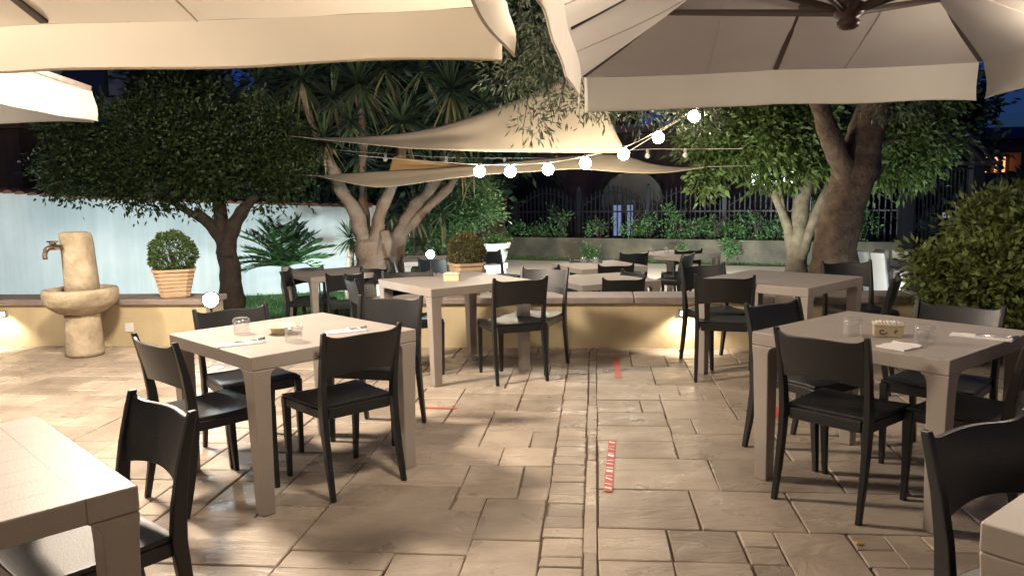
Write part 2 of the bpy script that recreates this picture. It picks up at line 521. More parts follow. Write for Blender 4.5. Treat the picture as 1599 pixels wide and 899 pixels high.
# patio: stamped ashlar slabs, one sheet of slabs over a joint sheet
def uv2w(u, v, z): p = bs*u+bd*v; return Vector((p.x, p.y, z))
def patio():
    # u across, v along the band. band left edge u0
    sheet('patio_base', [(-9, -3), (9, -3), (9, wall_y(9)+.05), (-9, wall_y(-9)+.05)], -.012, M['joint'], thick=.22)
    p0 = onz(838, 897, 0)
    u0 = p0.x*bs.x+p0.y*bs.y
    bw = .175
    rects = []
    v = -1.0
    while v < 7.6:                       # narrow brick course
        h = random.choice((.085, .10, .12, .15, .17)); rects.append((u0, u0+bw, v, v+h)); v += h
    def strip(ua, ub):
        v = -1.0
        while v < 7.6:
            h = random.uniform(.35, 1.1); rects.append((ua, ub, v, v+h)); v += h
    strip(u0+bw, u0+bw+.06); 
    def fill(ua, ub, seed):
        rr = random.Random(seed); g = .148
        nx, ny = int(abs(ub-ua)/g), int(8.9/g)
        occ = [[0]*nx for _ in range(ny)]
        sizes = [(3, 3), (4, 3), (3, 2), (2, 2), (4, 2), (2, 1), (3, 1), (1, 2), (2, 3), (5, 3), (5, 2), (1, 1)]
        wts = [5, 5, 6, 4, 4, 3, 3, 1, 4, 2, 2, 1]
        for j in range(ny):
            for i in range(nx):
                if occ[j][i]: continue
                opts = []
                for (a, b), wt in zip(sizes, wts):
                    if i+a <= nx and j+b <= ny and not any(occ[j+q][i+p] for q in range(b) for p in range(a)): opts.append(((a, b), wt))
                (a, b) = rr.choices([o[0] for o in opts], [o[1] for o in opts])[0]
                for q in range(b):
                    for p in range(a): occ[j+q][i+p] = 1
                rects.append((ua+i*g, ua+(i+a)*g, -1.2+j*g, -1.2+(j+b)*g))
    fill(u0+bw+.06, u0+bw+.06+.148*48, 3)
    n_ = 50
    fill(u0-.148*n_, u0, 11)
    V, F, T = [], [], []
    for (a, b, c, d) in rects:
        if max(abs(a), abs(b)) > 9: continue
        q = .0028+random.random()*.002
        j = lambda: random.uniform(-.005, .005)
        t = random.choice((.78, .88, .95, 1.0, 1.05, 1.12))*random.uniform(.96, 1.04)
        zt = random.uniform(-.0015, .0015)
        cs = [(a+q+j(), c+q+j()), (b-q+j(), c+q+j()), (b-q+j(), d-q+j()), (a+q+j(), d-q+j())]
        pts = [uv2w(x, y, 0) for x, y in cs]
        if min(p.y-wall_y(p.x) for p in pts) > 0: continue
        # clip to wall line
        for p in pts:
            if p.y > wall_y(p.x)+.04: p.y = wall_y(p.x)+.04
        cen = sum(pts, Vector())/4
        o = len(V)
        for s, z in ((1, -.014), (1, zt-.004), (.0, zt)):
            for p in pts:
                dv = (cen-p); e = dv.normalized()*.007*(1 if z > -.004 or s == 0 else 0)
                V.append((p.x+(e.x if s == 0 else 0), p.y+(e.y if s == 0 else 0), z)); T.append(t)
        for k in range(4):
            l = (k+1) % 4
            F += [(o+k, o+l, o+4+l, o+4+k), (o+4+k, o+4+l, o+8+l, o+8+k)]
        F.append((o+8, o+9, o+10, o+11))
    me = bpy.data.meshes.new('patio_floor'); me.from_pydata(V, [], F)
    at_ = me.attributes.new('tone', 'FLOAT', 'POINT'); at_.data.foreach_set('value', T)
    me.materials.append(M['paving'])
    o = bpy.data.objects.new('patio_floor', me); col.objects.link(o)
    tag(o, kind='structure')
patio()

# low wall with stone coping, in two lengths with a gap for the steps between them
def low_wall(xa, xb, label, group):
    root = empty('low_wall', ((xa+xb)/2, wall_y((xa+xb)/2), LOW), -math.atan(.12))
    tag(root, label, 'wall', group)
    hl = (xb-xa)/2*math.sqrt(1+.0144)
    b = MB(); b.box(-hl, hl, .0, .34, 0, .665)
    b.build('wall', M['yellow'], root)
    c = MB()
    n = max(2, int(hl*2/1.2)); st = (2*hl+.06)/n
    for i in range(n):
        c.box(-hl-.03+i*st+.0015, -hl-.03+(i+1)*st-.0015, -.045, .385, .667, .727)
    c.build('coping', M['coping'], root, bevel=.012)
    return root
wl = low_wall(-8.5, -3.0, 'left length of the low ochre wall, behind the stone fountain', 'low ochre walls with stone coping')
wm = low_wall(-1.30, 7.2, 'long length of the low ochre wall, behind the middle and right tables', 'low ochre walls with stone coping')
sp = MB(); sp.box(-.045, .045, -.012, -.001, .345, .435)
e_ = at(254, 506, wall_y(-3.4)-.01)
swp = sp.build('cover_plate', M['whiteplastic'], wl, bevel=.004)
swp.location = (wl.matrix_world.inverted() @ Vector((0, 0, 0))) if False else (1.95, 0, .05)
swp['label'] = 'small square white cover plate on the wall face'

# steps in the gap
sheet('step', [(-3.0, wall_y(-3)), (-1.30, wall_y(-1.30)), (-1.26, wall_y(-1.30)+.4), (-2.96, wall_y(-3)+.4)], -.004, M['coping'], thick=.25)

# white garden wall at the back left
def garden_wall():
    root = empty('garden_wall', (-7, 12.7, LOW)); tag(root, 'long white rendered garden wall with a terracotta tile top', 'wall')
    pts = [(-13, 11.6, 2.0), (-7.9, 12.5, 1.70), (-7.05, 12.7, 1.60), (-2.45, 13.8, 1.34)]
    b, c = MB(), MB()
    prev = None; rings = []
    for x, y, z in pts:
        rings.append([Vector((x+7, y-12.7, 0)), Vector((x+7+.05, y-12.7+.2, 0)), Vector((x+7+.05, y-12.7+.2, z-LOW-.09)), Vector((x+7, y-12.7, z-LOW-.09))])
    b.loft(rings); b.build('wall', M['whitewall'], root)
    xs = np.arange(-12.9, -2.45, .17)
    for x in xs:
        i = 0 if x < -7.9 else (1 if x < -7.05 else 2)
        t = (x-pts[i][0])/(pts[i+1][0]-pts[i][0])
        p = Vector(pts[i]).lerp(Vector(pts[i+1]), t)
        prof = [Vector((.085*math.cos(a), 0, .055*math.sin(a))) for a in np.linspace(0, math.pi, 7)]
        c.loft([[Vector((p.x+7, p.y-12.7+yy, p.z-LOW-.088-dz))+q for q in prof] for yy, dz in ((-.09, .035), (.12, 0), (.33, .035))])
    c.build('tile_coping', M['tile'], root)
garden_wall()

# ------------------------------------------------------------------ far buildings
def building(name, label, cat, loc, rz, parts):
    r = empty(name, loc, rz); tag(r, label, cat)
    return r
# pale house, upper left
h = building('pale_house', 'pale plastered house with a dark window, high behind the citrus tree', 'house', (-14, 24, LOW), R(8), None)
b = MB(); b.box(-8, 3.0, 0, 8, 0, 8); b.build('wall', M['housewall'], h)
b = MB(); b.box(-8.5, 3.5, -.5, 8.5, 8.003, 8.3); b.build('roof', M['roof'], h)
wn = MB(); wn.box(.65, 1.75, -.04, .02, 4.9, 6.3); wn = wn.build('window', M['dark_window'], h)
f = MB()
for q in ((.57, .65, 4.82, 6.38), (1.75, 1.83, 4.82, 6.38), (.65, 1.75, 6.3, 6.38), (.65, 1.75, 4.82, 4.9)): f.box(q[0], q[1], -.08, .03, q[2], q[3])
f.build('window_frame', M['brownwall'], wn)
b = MB(); b.tube([(2.55, -.08, 0), (2.55, -.08, 7.9)], .07); b.build('downpipe', M['black'], h)
# brown shed left
h = building('garden_shed', 'dark brown boarded shed behind the garden wall at far left', 'shed', (-11.6, 16.5, LOW), R(3), None)
b = MB(); b.box(-4, 1.3, 0, 4, 0, 3.2)
for i in range(26): b.box(-4+i*.2, -4+i*.2+.02, -.02, .0, 0, 3.2)
b.build('wall', M['brownwall'], h)
b = MB(); b.box(-4.2, 1.5, -.3, 4.2, 3.203, 3.36); b.build('roof', M['roof'], h)
# dark red long house behind the fence
h = building('long_house', 'long dark red house with arched openings behind the iron fence', 'house', (3.4, 27.5, LOW), R(-12), None)
b = MB(); b.box(-6.5, 5.0, 0, 6, 0, 3.6); b.build('wall', M['darkwall'], h)
b = MB(); b.box(-7, 5.4, -.6, 6.4, 3.603, 3.85); b.build('roof', M['roof'], h)
for cx in (-2.6, .9):
    a = MB()
    ring = [(cx+1.15*math.cos(t), .0, 1.25+1.15*math.sin(t)) for t in np.linspace(0, math.pi, 17)]
    a.tube([(cx+1.15, -.02, 0)]+[(x, -.02, z) for x, y, z in ring]+[(cx-1.15, -.02, 0)], .07, 8)
    ar = a.build('arch', M['planter'], h)
    d = MB(); d.add([(cx-1.1, -.015, 0)]+[(x*1+0, -.015, z) for x, y, z in reversed(ring)]+[(cx+1.1, -.015, 0)], [tuple(range(19))])
    d.build('arch_door', M['dark_window'], ar)
d = MB(); d.box(-3.95, -3.6, -.05, .01, .9, 2.3); d.build('lit_window', emis('dim_orange_window', (1, .25, .08), .32), h)
d = MB(); d.box(-5.3, -4.3, -.05, .01, 2.28, 2.62); d.build('lit_window', emis('dim_blue_window', (.6, .75, 1), .5), h)
d = MB(); d.box(.2, .55, -.05, -.02, .08, 1.15); d.box(.72, .92, -.05, -.02, .08, 1.15); d.build('lit_door', M['win_blue'], h)
# lit sign / window behind the green tree
h = building('bright_kiosk', 'dark kiosk with a bright white lit window, seen through the green tree', 'kiosk', (7.9, 23.0, LOW), R(-20), None)
b = MB(); b.box(-1.6, 1.4, 0, 2, 0, 3.4); b.build('wall', M['brownwall'], h)
b = MB(); b.box(-1.8, 1.6, -.4, 2.2, 3.403, 3.55); b.build('roof', M['roof'], h)
b = MB(); b.box(-.75, .45, -.04, .01, 1.75, 2.5); b.build('lit_window', M['win_white'], h)
# far villa, right
c0 = at(1545, 300, 36)
h = building('far_villa', 'low dark villa with a lit orange porch at far right', 'house', (c0.x, 36, LOW), R(-10), None)
b = MB()
b.box(-6, 8, 1.2, 8, 0, 3.6); b.box(-6, -1.25, 0, 1.2, 0, 3.6); b.box(1.25, 8, 0, 1.2, 0, 3.6); b.box(-1.25, 1.25, 0, 1.2, 0, 2.1); b.box(-1.25, 1.25, 0, 1.2, 3.0, 3.6)
b.build('wall', M['darkwall'], h)
b = MB(); b.loft([[Vector(v) for v in ((-6.8, -.6, 3.603), (8.8, -.6, 3.603), (8.8, 8.6, 3.603), (-6.8, 8.6, 3.603))], [Vector(v) for v in ((-2, 3.9, 4.4), (4, 3.9, 4.4), (4, 4.1, 4.4), (-2, 4.1, 4.4))]]); b.build('roof', M['roof'], h)
b = MB()
for x0, x1 in ((-1.15, -.75), (.0, .25), (.62, 1.05)): b.box(x0, x1, 1.1, 1.19, 2.15, 2.85)
b.build('lit_window', M['win_warm'], h)
b = MB(); b.lathe([(.02, 2.7), (.08, 2.75), (.08, 2.87), (.02, 2.92)], 10, (-.85, .5, 0)); b.build('porch_lamp', emis('porch_lamp_glow', (1, .62, .3), 40), h)
for x in (-.45, .42):
    b = MB(); b.box(x-.07, x+.07, .05, .19, 2.1, 3.0); b.build('column', M['housewall'], h)
# yellow lit window far behind the yuccas
c0 = at(578, 205, 30)
h = building('lit_cottage', 'dark cottage with a small yellow lit window behind the yucca', 'house', (c0.x, 30, LOW), 0, None)
b = MB(); b.box(-1.5, 1.5, 0, 3, 0, c0.z+1.0); b.build('wall', M['brownwall'], h)
b = MB(); b.box(-1.7, 1.7, -.3, 3.2, c0.z+1.003, c0.z+1.15); b.build('roof', M['roof'], h)
b = MB(); b.box(-.55, .35, -.04, .01, c0.z-.15+.25, c0.z+.42); b.build('lit_window', M['yellowlamp'], h)

# ------------------------------------------------------------------ planter, fence, gate
FA, FB = Vector((-2.0, 21.4)), Vector((7.9, 15.75))
fd = (FB-FA).normalized(); fn = Vector((fd.y, -fd.x)); flen = (FB-FA).length; fang = math.atan2(fd.y, fd.x)
pr = empty('planter_wall', (FA.x, FA.y, LOW), fang); tag(pr, 'long low rendered planter wall full of shrubs below the iron fence', 'planter')
b = MB(); b.box(0, flen, 0, .18, 0, .52); b.box(flen-.18, flen, .18, .9, 0, .52); b.build('wall', M['planter'], pr)
b = MB(); b.box(0, flen-.2, .18, .95, 0, .44); b.build('soil', M['soil'], pr)
fr = empty('iron_fence', (FA.x-fn.x*1.0, FA.y-fn.y*1.0, LOW), fang); tag(fr, 'black iron bar fence with arched tops behind the planter', 'fence')
nP = 6; pw = flen/nP
for k in range(nP+1):
    p = MB(); p.box(k*pw-.05, k*pw+.05, -.05, .05, 0, 1.72 if k > 1 else 1.4); p.lathe([(.03, 1.72 if k > 1 else 1.4), (.05, 1.78 if k > 1 else 1.46), (.001, 1.84 if k > 1 else 1.52)], 8, (k*pw, 0, 0)); p.build('fence_post', M['iron'], fr)
for k in range(nP):
    p = MB(); x0 = k*pw+.05; n = 15; st = (pw-.1)/n
    top = lambda t: (1.33+.40*math.sin(math.pi*t)) if k > 0 else 1.25
    for i in range(n):
        x = x0+st*(i+.5); t = (i+.5)/n; z = top(t)
        p.box(x-.013, x+.013, -.013, .013, .35, z)
        p.lathe([(.02, z), (.024, z+.02), (.001, z+.09)], 6, (x, 0, 0))
    for z in (.4, 1.12): p.box(x0, x0+pw-.1, -.02, .02, z, z+.04)
    arc = [(x0+st*(i+.5), 0, top((i+.5)/n)-.1) for i in range(n)]
    p.tube(arc, .016, 6)
    p.build('fence_panel', M['iron'], fr)
# gate with its tiled canopy
gx = FB+fd*.1
gr = empty('garden_gate', (gx.x, gx.y, LOW), R(-5)); tag(gr, 'tall dark iron gate of vertical bars below the slatted canopy', 'gate')
for x in (0, 1.32):
    p = MB(); p.box(x-.11, x+.11, -.11, .11, 0, 2.3); p.build('post', M['iron'], gr)
p = MB()
for i in range(14): p.box(.16+i*.076, .18+i*.076, -.012, .012, .1, 2.0)
for z in (.1, .85, 1.95): p.box(.11, 1.21, -.02, .02, z, z+.05)
p.build('gate_leaf', M['iron'], gr)
p = MB(); p.box(.70, .755, -.06, -.022, 1.0, 1.12); p.box(.80, .855, -.06, -.022, 1.0, 1.12); p.build('light_mark', M['whiteplastic'], gr)  # plain white plates stand in for a pair of small lights
gc = empty('gate_canopy', (gx.x-.1, gx.y-.1, LOW+2.3), R(-5)); tag(gc, 'sloping slatted canopy roof over the dark iron gate', 'canopy')
p = MB()
for i in range(8):
    m_ = Matrix.Translation((i*.2, 0, 0)) @ Matrix.Rotation(R(30), 4, 'X')
    p.box(-.02, .04, -.6, .7, .06, .12, m_)
p.build('slats', M['planter'], gc)
p = MB()
for yy in (-.45, .45): p.box(-.15, 1.6, yy-.04, yy+.04, yy*.577-.02, yy*.577+.06)
p.build('beams', M['darkwood'], gc)

# ================================================================== FURNITURE
def make_chair():
    root = empty('dining_chair', (0, 0, 0))
    # seat: front at +y
    s = MB(); n = 8; rings = []
    for i in range(n+1):
        t = i/n; y = -.185+.395*t
        dip = -.010*math.sin(math.pi*min(1, t*1.15)) - (.012*max(0, t-.85)/.15)
        hw = .195+.022*t
        ring = []
        for u in np.linspace(-1, 1, 7): ring.append(Vector((u*hw, y, .452+dip*(1-u*u*.6))))
        for u in np.linspace(1, -1, 7): ring.append(Vector((u*hw, y, .432)))
        rings.append(ring)
    s.loft(rings)
    s.build('seat', M['chair'], root, bevel=.005)
    a = MB()
    a.box(-.178, .178, .185, .207, .385, .438); a.box(-.168, .168, -.203, -.181, .385, .438)
    for sx in (-1, 1):
        a.add([(sx*.178, -.185, .385), (sx*.198, -.185, .385), (sx*.214, .19, .385), (sx*.194, .19, .385), (sx*.178, -.185, .431), (sx*.198, -.185, .431), (sx*.214, .19, .431), (sx*.194, .19, .431)],
              [(0, 1, 2, 3), (4, 5, 6, 7), (0, 1, 5, 4), (1, 2, 6, 5), (2, 3, 7, 6), (3, 0, 4, 7)])
    a.build('seat_frame', M['chair'], root, bevel=.004)
    for sx in (-1, 1):
        l = MB(); rings = []
        for x, y, z, wx, wy in ((.196, .212, 0, .024, .026), (.199, .203, .2, .031, .033), (.201, .198, .38, .038, .038), (.201, .196, .431, .042, .042)):
            rings.append([Vector((sx*x+a_*wx/2, y+b_*wy/2, z)) for a_, b_ in ((-1, -1), (1, -1), (1, 1), (-1, 1))])
        l.loft(rings); l.build('leg', M['chair'], root, bevel=.005)
        l = MB(); rings = []
        path = [(.200, -.262, 0, .024, .028), (.199, -.232, .15, .028, .036), (.198, -.205, .32, .030, .044), (.198, -.195, .43, .030, .050), (.200, -.203, .54, .028, .044), (.203, -.222, .66, .026, .036), (.207, -.246, .76, .024, .030), (.209, -.262, .82, .022, .026)]
        for x, y, z, wx, wy in path:
            rings.append([Vector((sx*x+a_*wx/2, y+b_*wy/2, z)) for a_, b_ in ((-1, -1), (1, -1), (1, 1), (-1, 1))])
        l.loft(rings); l.build('leg', M['chair'], root, bevel=.005)
    # backrest: broad curved band, its top edge dipping in from the posts
    k = MB(); rings = []
    for i in range(17):
        u = -1+i/8; x = u*.197
        zt = .806-.024*(1-abs(u)**6)+.010*math.cos(u*math.pi/2)*1.2
        zb = .588+.022*math.cos(u*math.pi/2)
        ring = []
        for z in np.linspace(zb, zt, 5):
            y = -.212-.25*max(0, z-.60)-.030*(1-u*u)
            ring.append(Vector((x, y-.009, z)))
        for z in np.linspace(zt, zb, 5):
            y = -.212-.25*max(0, z-.60)-.030*(1-u*u)
            ring.append(Vector((x, y+.009, z)))
        rings.append(ring)
    k.loft(rings); k.build('backrest', M['chair'], root, bevel=.004)
    return root
def make_table(topmat='table'):
    root = empty('dining_table', (0, 0, 0))
    S = .46
    t = MB()
    t.box(-S, S, -S, S, .6842, .75)
    t.build('tabletop', M[topmat], root, bevel=.006)
    for sx, sy in ((-1, -1), (1, -1), (1, 1), (-1, 1)):
        l = MB(); rings = []
        for z, wd, inset in ((0, .066, .018), (.3, .076, .012), (.6, .085, .005), (.65, .09, .002), (.672, .102, .0005), (.684, .122, .0)):
            o = S-inset; xs = sorted((sx*o, sx*(o-wd))); ys = sorted((sy*o, sy*(o-wd)))
            rings.append([Vector((xs[0], ys[0], z)), Vector((xs[1], ys[0], z)), Vector((xs[1], ys[1], z)), Vector((xs[0], ys[1], z))])
        l.loft(rings); l.build('leg', M['table'], root, bevel=.006)
    return root

chair0 = make_chair(); table0 = make_table(); table_tiled = make_table('table_tiled')
state = {'chair': 0, 'table': 0}
def put_chair(x, y, ang, z, label, group):
    """ang: heading the sitter looks, measured from +y towards -x"""
    c = chair0 if state['chair'] == 0 else copy_tree(chair0)
    state['chair'] += 1
    c.location = (x, y, z); c.rotation_euler = (0, 0, ang)
    tag(c, label, 'chair', group)
    return c
def chair_px(A, B, zt, toward, label, group, base=0):
    """A, B: image points of the two back-post tops; zt: their height; toward: a point the chair faces"""
    a, b = onz(*A, base+zt), onz(*B, base+zt)
    m = (a+b)/2; d = (b-a); d.z = 0; d.normalize()
    n = Vector((-d.y, d.x, 0))
    t = Vector((toward[0], toward[1], 0))-m; t.z = 0
    if n.dot(t) < 0: n = -n
    c = m+n*.262
    return put_chair(c.x, c.y, math.atan2(-n.x, n.y), base, label, group)
def put_table(x, y, ang, z, label, group, tiled=False):
    if tiled: t = table_tiled
    else:
        t = table0 if state['table'] == 0 else copy_tree(table0)
        state['table'] += 1
    t.location = (x, y, z); t.rotation_euler = (0, 0, ang)
    tag(t, label, 'table', group)
    return t
GT = 'taupe square tables on the patio'
T0 = (-1.59, 1.86); T1 = (-1.159, 4.018); T2 = (-.481, 6.334); T4 = (1.824, 3.686); T5 = (2.07, 5.97); T6 = (1.62, 1.48)
put_table(*T0, .78, 0, 'taupe table with a moulded tile grid on its top, bottom left corner', GT, True)
put_table(*T1, .782, 0, 'taupe table with two upturned glasses and a cream bowl, front left', GT)
put_table(*T2, .600, 0, 'taupe table with only a small cream box on it, before the potted ball', GT)
put_table(*T4, -.899, 0, 'taupe table set with glasses, a spiral-marked box and napkins', GT)
put_table(*T5, .76, 0, 'bare taupe table by the low wall in front of the thick tree trunk', GT)
put_table(*T6, -.899, 0, 'taupe table cut off by the bottom right corner', GT)
GC = 'anthracite chairs on the patio'
cp = chair_px
cp((208, 608), (299, 640), .82, T0, 'chair nearest the camera on the left, pushed in at the tile-topped table', GC)
cp((207, 519), (274, 535), .82, T1, 'chair at the left side of the front left table, seen from its back left', GC)
cp((301, 483), (416, 471), .82, T1, 'chair behind the front left table, below the bright floodlight', GC)
cp((500, 521), (628, 502), .82, T1, 'chair in front of the front left table, its dark back towards the camera', GC)
cp((567, 464.5), (654, 466), .80, T1, 'chair at the right rear side of the front left table, its grey back catching light', GC)
cp((778, 438), (848, 434), .80, T2, 'chair at the front right side of the box-topped table, its whole frame visible', GC)
cp((829, 408), (873, 409), .86, T2, 'chair between the box-topped table and the low wall, turned to the table', GC)
cp((602, 418), (669, 415), .84, T2, 'chair behind the left part of the box-topped table, facing the camera', GC)
cp((538, 427), (556, 435), .82, T2, 'chair at the left side of the box-topped table, seen from the side', GC)
cp((1068, 408), (1124, 405), .84, T5, 'chair next to the lit wall spot, behind another chair at the bare table', GC)
cp((1087, 428), (1177, 429), .82, (T5[0]-.2, T5[1]+.4), 'chair with its back to the camera left of the bare table by the wall', GC)
cp((1390, 442), (1408, 419), .82, T5, 'chair at the right end of the bare table, seen nearly edge on', GC)
cp((1280, 407), (1362, 405), .82, T5, 'chair behind the bare table, in front of the thick trunk', GC)
cp((1165, 473), (1245, 463), .82, T4, 'chair at the left rear side of the front right table, its back low and dark', GC)
cp((1210, 509), (1357, 528), .82, T4, 'chair at the front of the front right table, its whole dark back towards the camera', GC)
cp((1433, 466), (1570, 477), .82, T4, 'chair behind the front right table, in front of the leafy bush', GC)
cp((1572, 545), (1690, 500), .82, T4, 'chair at the right side of the front right table, cut off by the picture edge', GC)
cp((1461, 668), (1592, 640), .82, T6, 'dark chair at the bottom right corner table, nearest the camera on the right', GC)

# garden tables beyond the wall
GT2 = 'taupe tables in the lower garden'; GC2 = 'anthracite chairs in the lower garden'
F1 = (-1.95, 9.25+.35); F2 = (.98, 8.36); F3 = (1.12, 9.95); F4 = (2.45, 11.45); F5 = (-1.15, 11.4)
put_table(-2.24, 9.69, .6, LOW, 'table on the lawn left of the yucca trunk, with dark chairs round it', GT2)
put_table(*F2, .35, LOW, 'bare garden table just beyond the low wall, centre', GT2)
put_table(*F3, .35, LOW, 'garden table with two small glasses, second beyond the low wall', GT2)
put_table(*F4, .75, LOW, 'garden table farthest back, beside the blue-lit chair', GT2)
put_table(*F5, .2, LOW, 'garden table behind the small bright floodlight', GT2)
g = lambda A, B, tw, lab: cp(A, B, .82, tw, lab, GC2, LOW)
g((437, 424), (452, 418), (-2.12, 9.35), 'garden chair at the left end of the lawn table, edged with white light')
g((449, 417), (507, 413), (-2.12, 9.6), 'garden chair behind the lawn table, below the sago palm')
g((514, 426), (562, 424), (-2.12, 9.6), 'garden chair in front of the lawn table, left of the leaning chair')
g((572, 416), (598, 417), (-2.4, 9.2), 'garden chair between the lawn table and the yucca trunk')
g((948, 433), (1000, 432), F2, 'garden chair in front of the nearest garden table, its back just above the wall coping')
g((975, 420), (1006, 424), F2, 'garden chair at the right of the nearest garden table')
g((939, 412), (985, 411), F3, 'garden chair in front of the table with two small glasses')
g((895, 402), (935, 402), F3, 'garden chair behind the table with two small glasses')
g((867, 418), (872, 412), F2, 'garden chair behind the left end of the nearest garden table')
g((977, 393), (1004, 392), F4, 'brown-lit garden chair left of the farthest garden table')
g((1060, 398), (1090, 392), F4, 'blue-lit garden chair right of the farthest garden table')
g((1063, 389), (1088, 388), (2.5, 12), 'light-topped garden chair behind the blue-lit garden chair')
g((655, 402), (696, 402), F5, 'garden chair directly below the small bright floodlight')
g((606, 402), (617, 408), F5, 'garden chair left of the floodlit garden table, one post lit white')
g((633, 396), (668, 395), F5, 'garden chair behind the floodlit garden table')
g((752, 391), (776, 389), (-.9, 11.3), 'garden chair just right of the potted box ball')

# ------------------------------------------------------------------ things on the tables
def tumbler(x, y, z, label):
    r = empty('upturned_glass', (x, y, z)); tag(r, label, 'glass', 'upturned glasses on the tables')
    b = MB()
    outer = [(.041, 0), (.041, .01), (.0405, .05), (.043, .062), (.0435, .072), (.036, .082), (.034, .085)]
    n = 20
    rings = [[Vector((q*math.cos(i*2*math.pi/n)*(1+(.03 if z_ > .055 and i % 2 else 0)), q*math.sin(i*2*math.pi/n)*(1+(.03 if z_ > .055 and i % 2 else 0)), z_)) for i in range(n)] for q, z_ in outer]
    b.loft(rings, cap=False)
    b.add(rings[-1], [tuple(range(n))])
    inner = [[Vector((q*math.cos(i*2*math.pi/n), q*math.sin(i*2*math.pi/n), z_)) for i in range(n)] for q, z_ in ((.0385, .001), (.038, .05), (.036, .066), (.001, .070))]
    b.loft(inner, cap=False)
    b.build('tumbler', M['glass'], r, smooth=True)
def tile_at(px, py, z=.7505): return onz(px, py, z)
for px, py, lab in ((378, 521, 'upturned glass behind the left napkin on the front left table'), (459, 533, 'upturned glass in front of the cream bowl on the front left table'),
                    (1331, 523, 'upturned glass left of the spiral-marked box'), (1443, 536, 'upturned glass right of the spiral-marked box')):
    p = tile_at(px, py); tumbler(p.x, p.y, .7505, lab)
for px, py, lab in ((911, 411, 'left small glass on the second garden table'), (930, 412, 'right small glass on the second garden table'), (1017, 394, 'left small glass on the farthest garden table'), (1041, 395, 'right small glass on the farthest garden table')):
    p = onz(px, py, .5005); tumbler(p.x, p.y, .5005, lab)
p = tile_at(440, 520)
b = MB(); b.lathe([(.045, 0), (.050, .002), (.056, .03), (.080, .036), (.082, .041), (.076, .042), (.052, .036), (.046, .008), (.001, .007)], 28)
o = b.build('bowl', M['cream'], None, smooth=True); o.location = (p.x, p.y, .7505); tag(o, 'shallow cream ceramic bowl between the glasses on the front left table', 'bowl')
def sachet_box(p, rz, label, marks):
    r = empty('sugar_box', (p.x, p.y, .7505), rz); tag(r, label, 'box', 'cream sachet boxes on the tables')
    b = MB(); b.box(-.062, .062, -.04, .04, 0, .05); b.box(-.066, .066, -.044, .044, .0503, .062)
    b.build('box', M['cream'], r, bevel=.003)
    s = MB()
    for i in range(7): s.box(-.052+i*.015, -.043+i*.015, -.03, .03, .0625, .067+.002*(i % 2))
    s.build('sachets', M['paper'], r)
    if marks:
        s = MB(); pts = [(-.026+math.cos(t)*(.003+.0026*t), -.0415, .026+math.sin(t)*(.003+.0022*t)) for t in np.linspace(.3, 6.2, 30)]
        s.tube(pts, .0022, 6); s.build('spiral_mark', M['black'], r)
        s = MB(); s.tube([(.030+.006*math.cos(t), -.0415, .026+.006*math.sin(t)) for t in np.linspace(0, 5, 12)], .0024, 6); s.build('ring_mark', M['redmetal'], r)
sachet_box(tile_at(1386, 524), -.35, 'cream box with a spiral mark between two upturned glasses', True)
sachet_box(tile_at(706, 438), -.1, 'cream sachet box alone on the middle table', False)
def napkin(px, py, rz, sx, sy, label, cut=True):
    p = tile_at(px, py)
    r = empty('napkin', (p.x, p.y, .7505), rz); tag(r, label, 'napkin', 'white paper napkins')
    for i in range(2):
        pass
    b = MB(); n = 10; rings = []
    for i in range(n+1):
        x = -sx/2+sx*i/n
        ring = []
        for k in range(7):
            y = -sy/2+sy*k/6
            ring.append(Vector((x, y, .005+.0035*math.sin(x*40+y*25)**2+(.006 if i == n else 0))))
        for k in range(6, -1, -1):
            y = -sy/2+sy*k/6
            ring.append(Vector((x, y, .0002)))
        rings.append(ring)
    b.loft(rings); b.build('napkin_sheet', M['paper'], r, smooth=False)
    if cut:
        c = MB(); c.tube([(-sx*.1, .01, .012), (sx*.35, .012, .013), (sx*.56, .014, .016)], [.002, .003, .006], 8); c.build('cutlery_handle', M['steel'], r, smooth=True)
        c = MB(); c.tube([(-sx*.1, -.012, .012), (sx*.35, -.012, .013), (sx*.53, -.014, .015)], [.002, .003, .005], 8); c.build('cutlery_handle', M['steel'], r, smooth=True)
napkin(374, 537.5, .50, .22, .075, 'white napkin with cutlery near the left corner of the front left table')
napkin(540, 518, .40, .20, .07, 'white napkin with cutlery near the right side of the front left table')
napkin(1403, 542, .55, .13, .13, 'square white napkin in front of the spiral-marked box', False)
napkin(1533, 527, -.72, .25, .085, 'long white napkin with cutlery at the right side of the front right table')

# ------------------------------------------------------------------ tapes on the floor
def tape(a, b, wd, label, stripes):
    a, b = onz(*a, .0), onz(*b, .0)
    d = (b-a); L_ = d.length; r = empty('floor_tape', (a.x, a.y, .0045), math.atan2(d.y, d.x)); tag(r, label, 'tape', 'strips of tape on the paving')
    t = MB(); n = max(6, int(L_/.04))
    vs = []; fs = []
    for i in range(n+1):
        x = L_*i/n; vs += [(x, -wd/2+random.uniform(-.002, .002), .001*random.random()), (x, wd/2+random.uniform(-.002, .002), .001*random.random())]
    for i in range(n): fs.append((2*i, 2*i+1, 2*i+3, 2*i+2))
    t.add(vs, fs); t.build('red_strip', M['red_tape'], r)
    if stripes:
        t = MB()
        for i in range(13):
            x = L_*(.03+.96*i/13); wv = random.uniform(.006, .022); sk = random.uniform(-.015, .03)
            if i in (4, 8): wv = .035
            t.add([(x, -wd/2+.003, .0022), (x+wv, -wd/2+.003, .0022), (x+wv+sk, wd/2-.004, .0022), (x+sk, wd/2-.004, .0022)], [(0, 1, 2, 3)])
        t.build('white_stripe', M['whiteplastic'], r)
tape((949, 768), (956, 688), .042, 'red and white striped tape running along the paving, centre front', True)
tape((966, 590), (962, 560), .055, 'short red tape on the paving in front of the low wall', False)
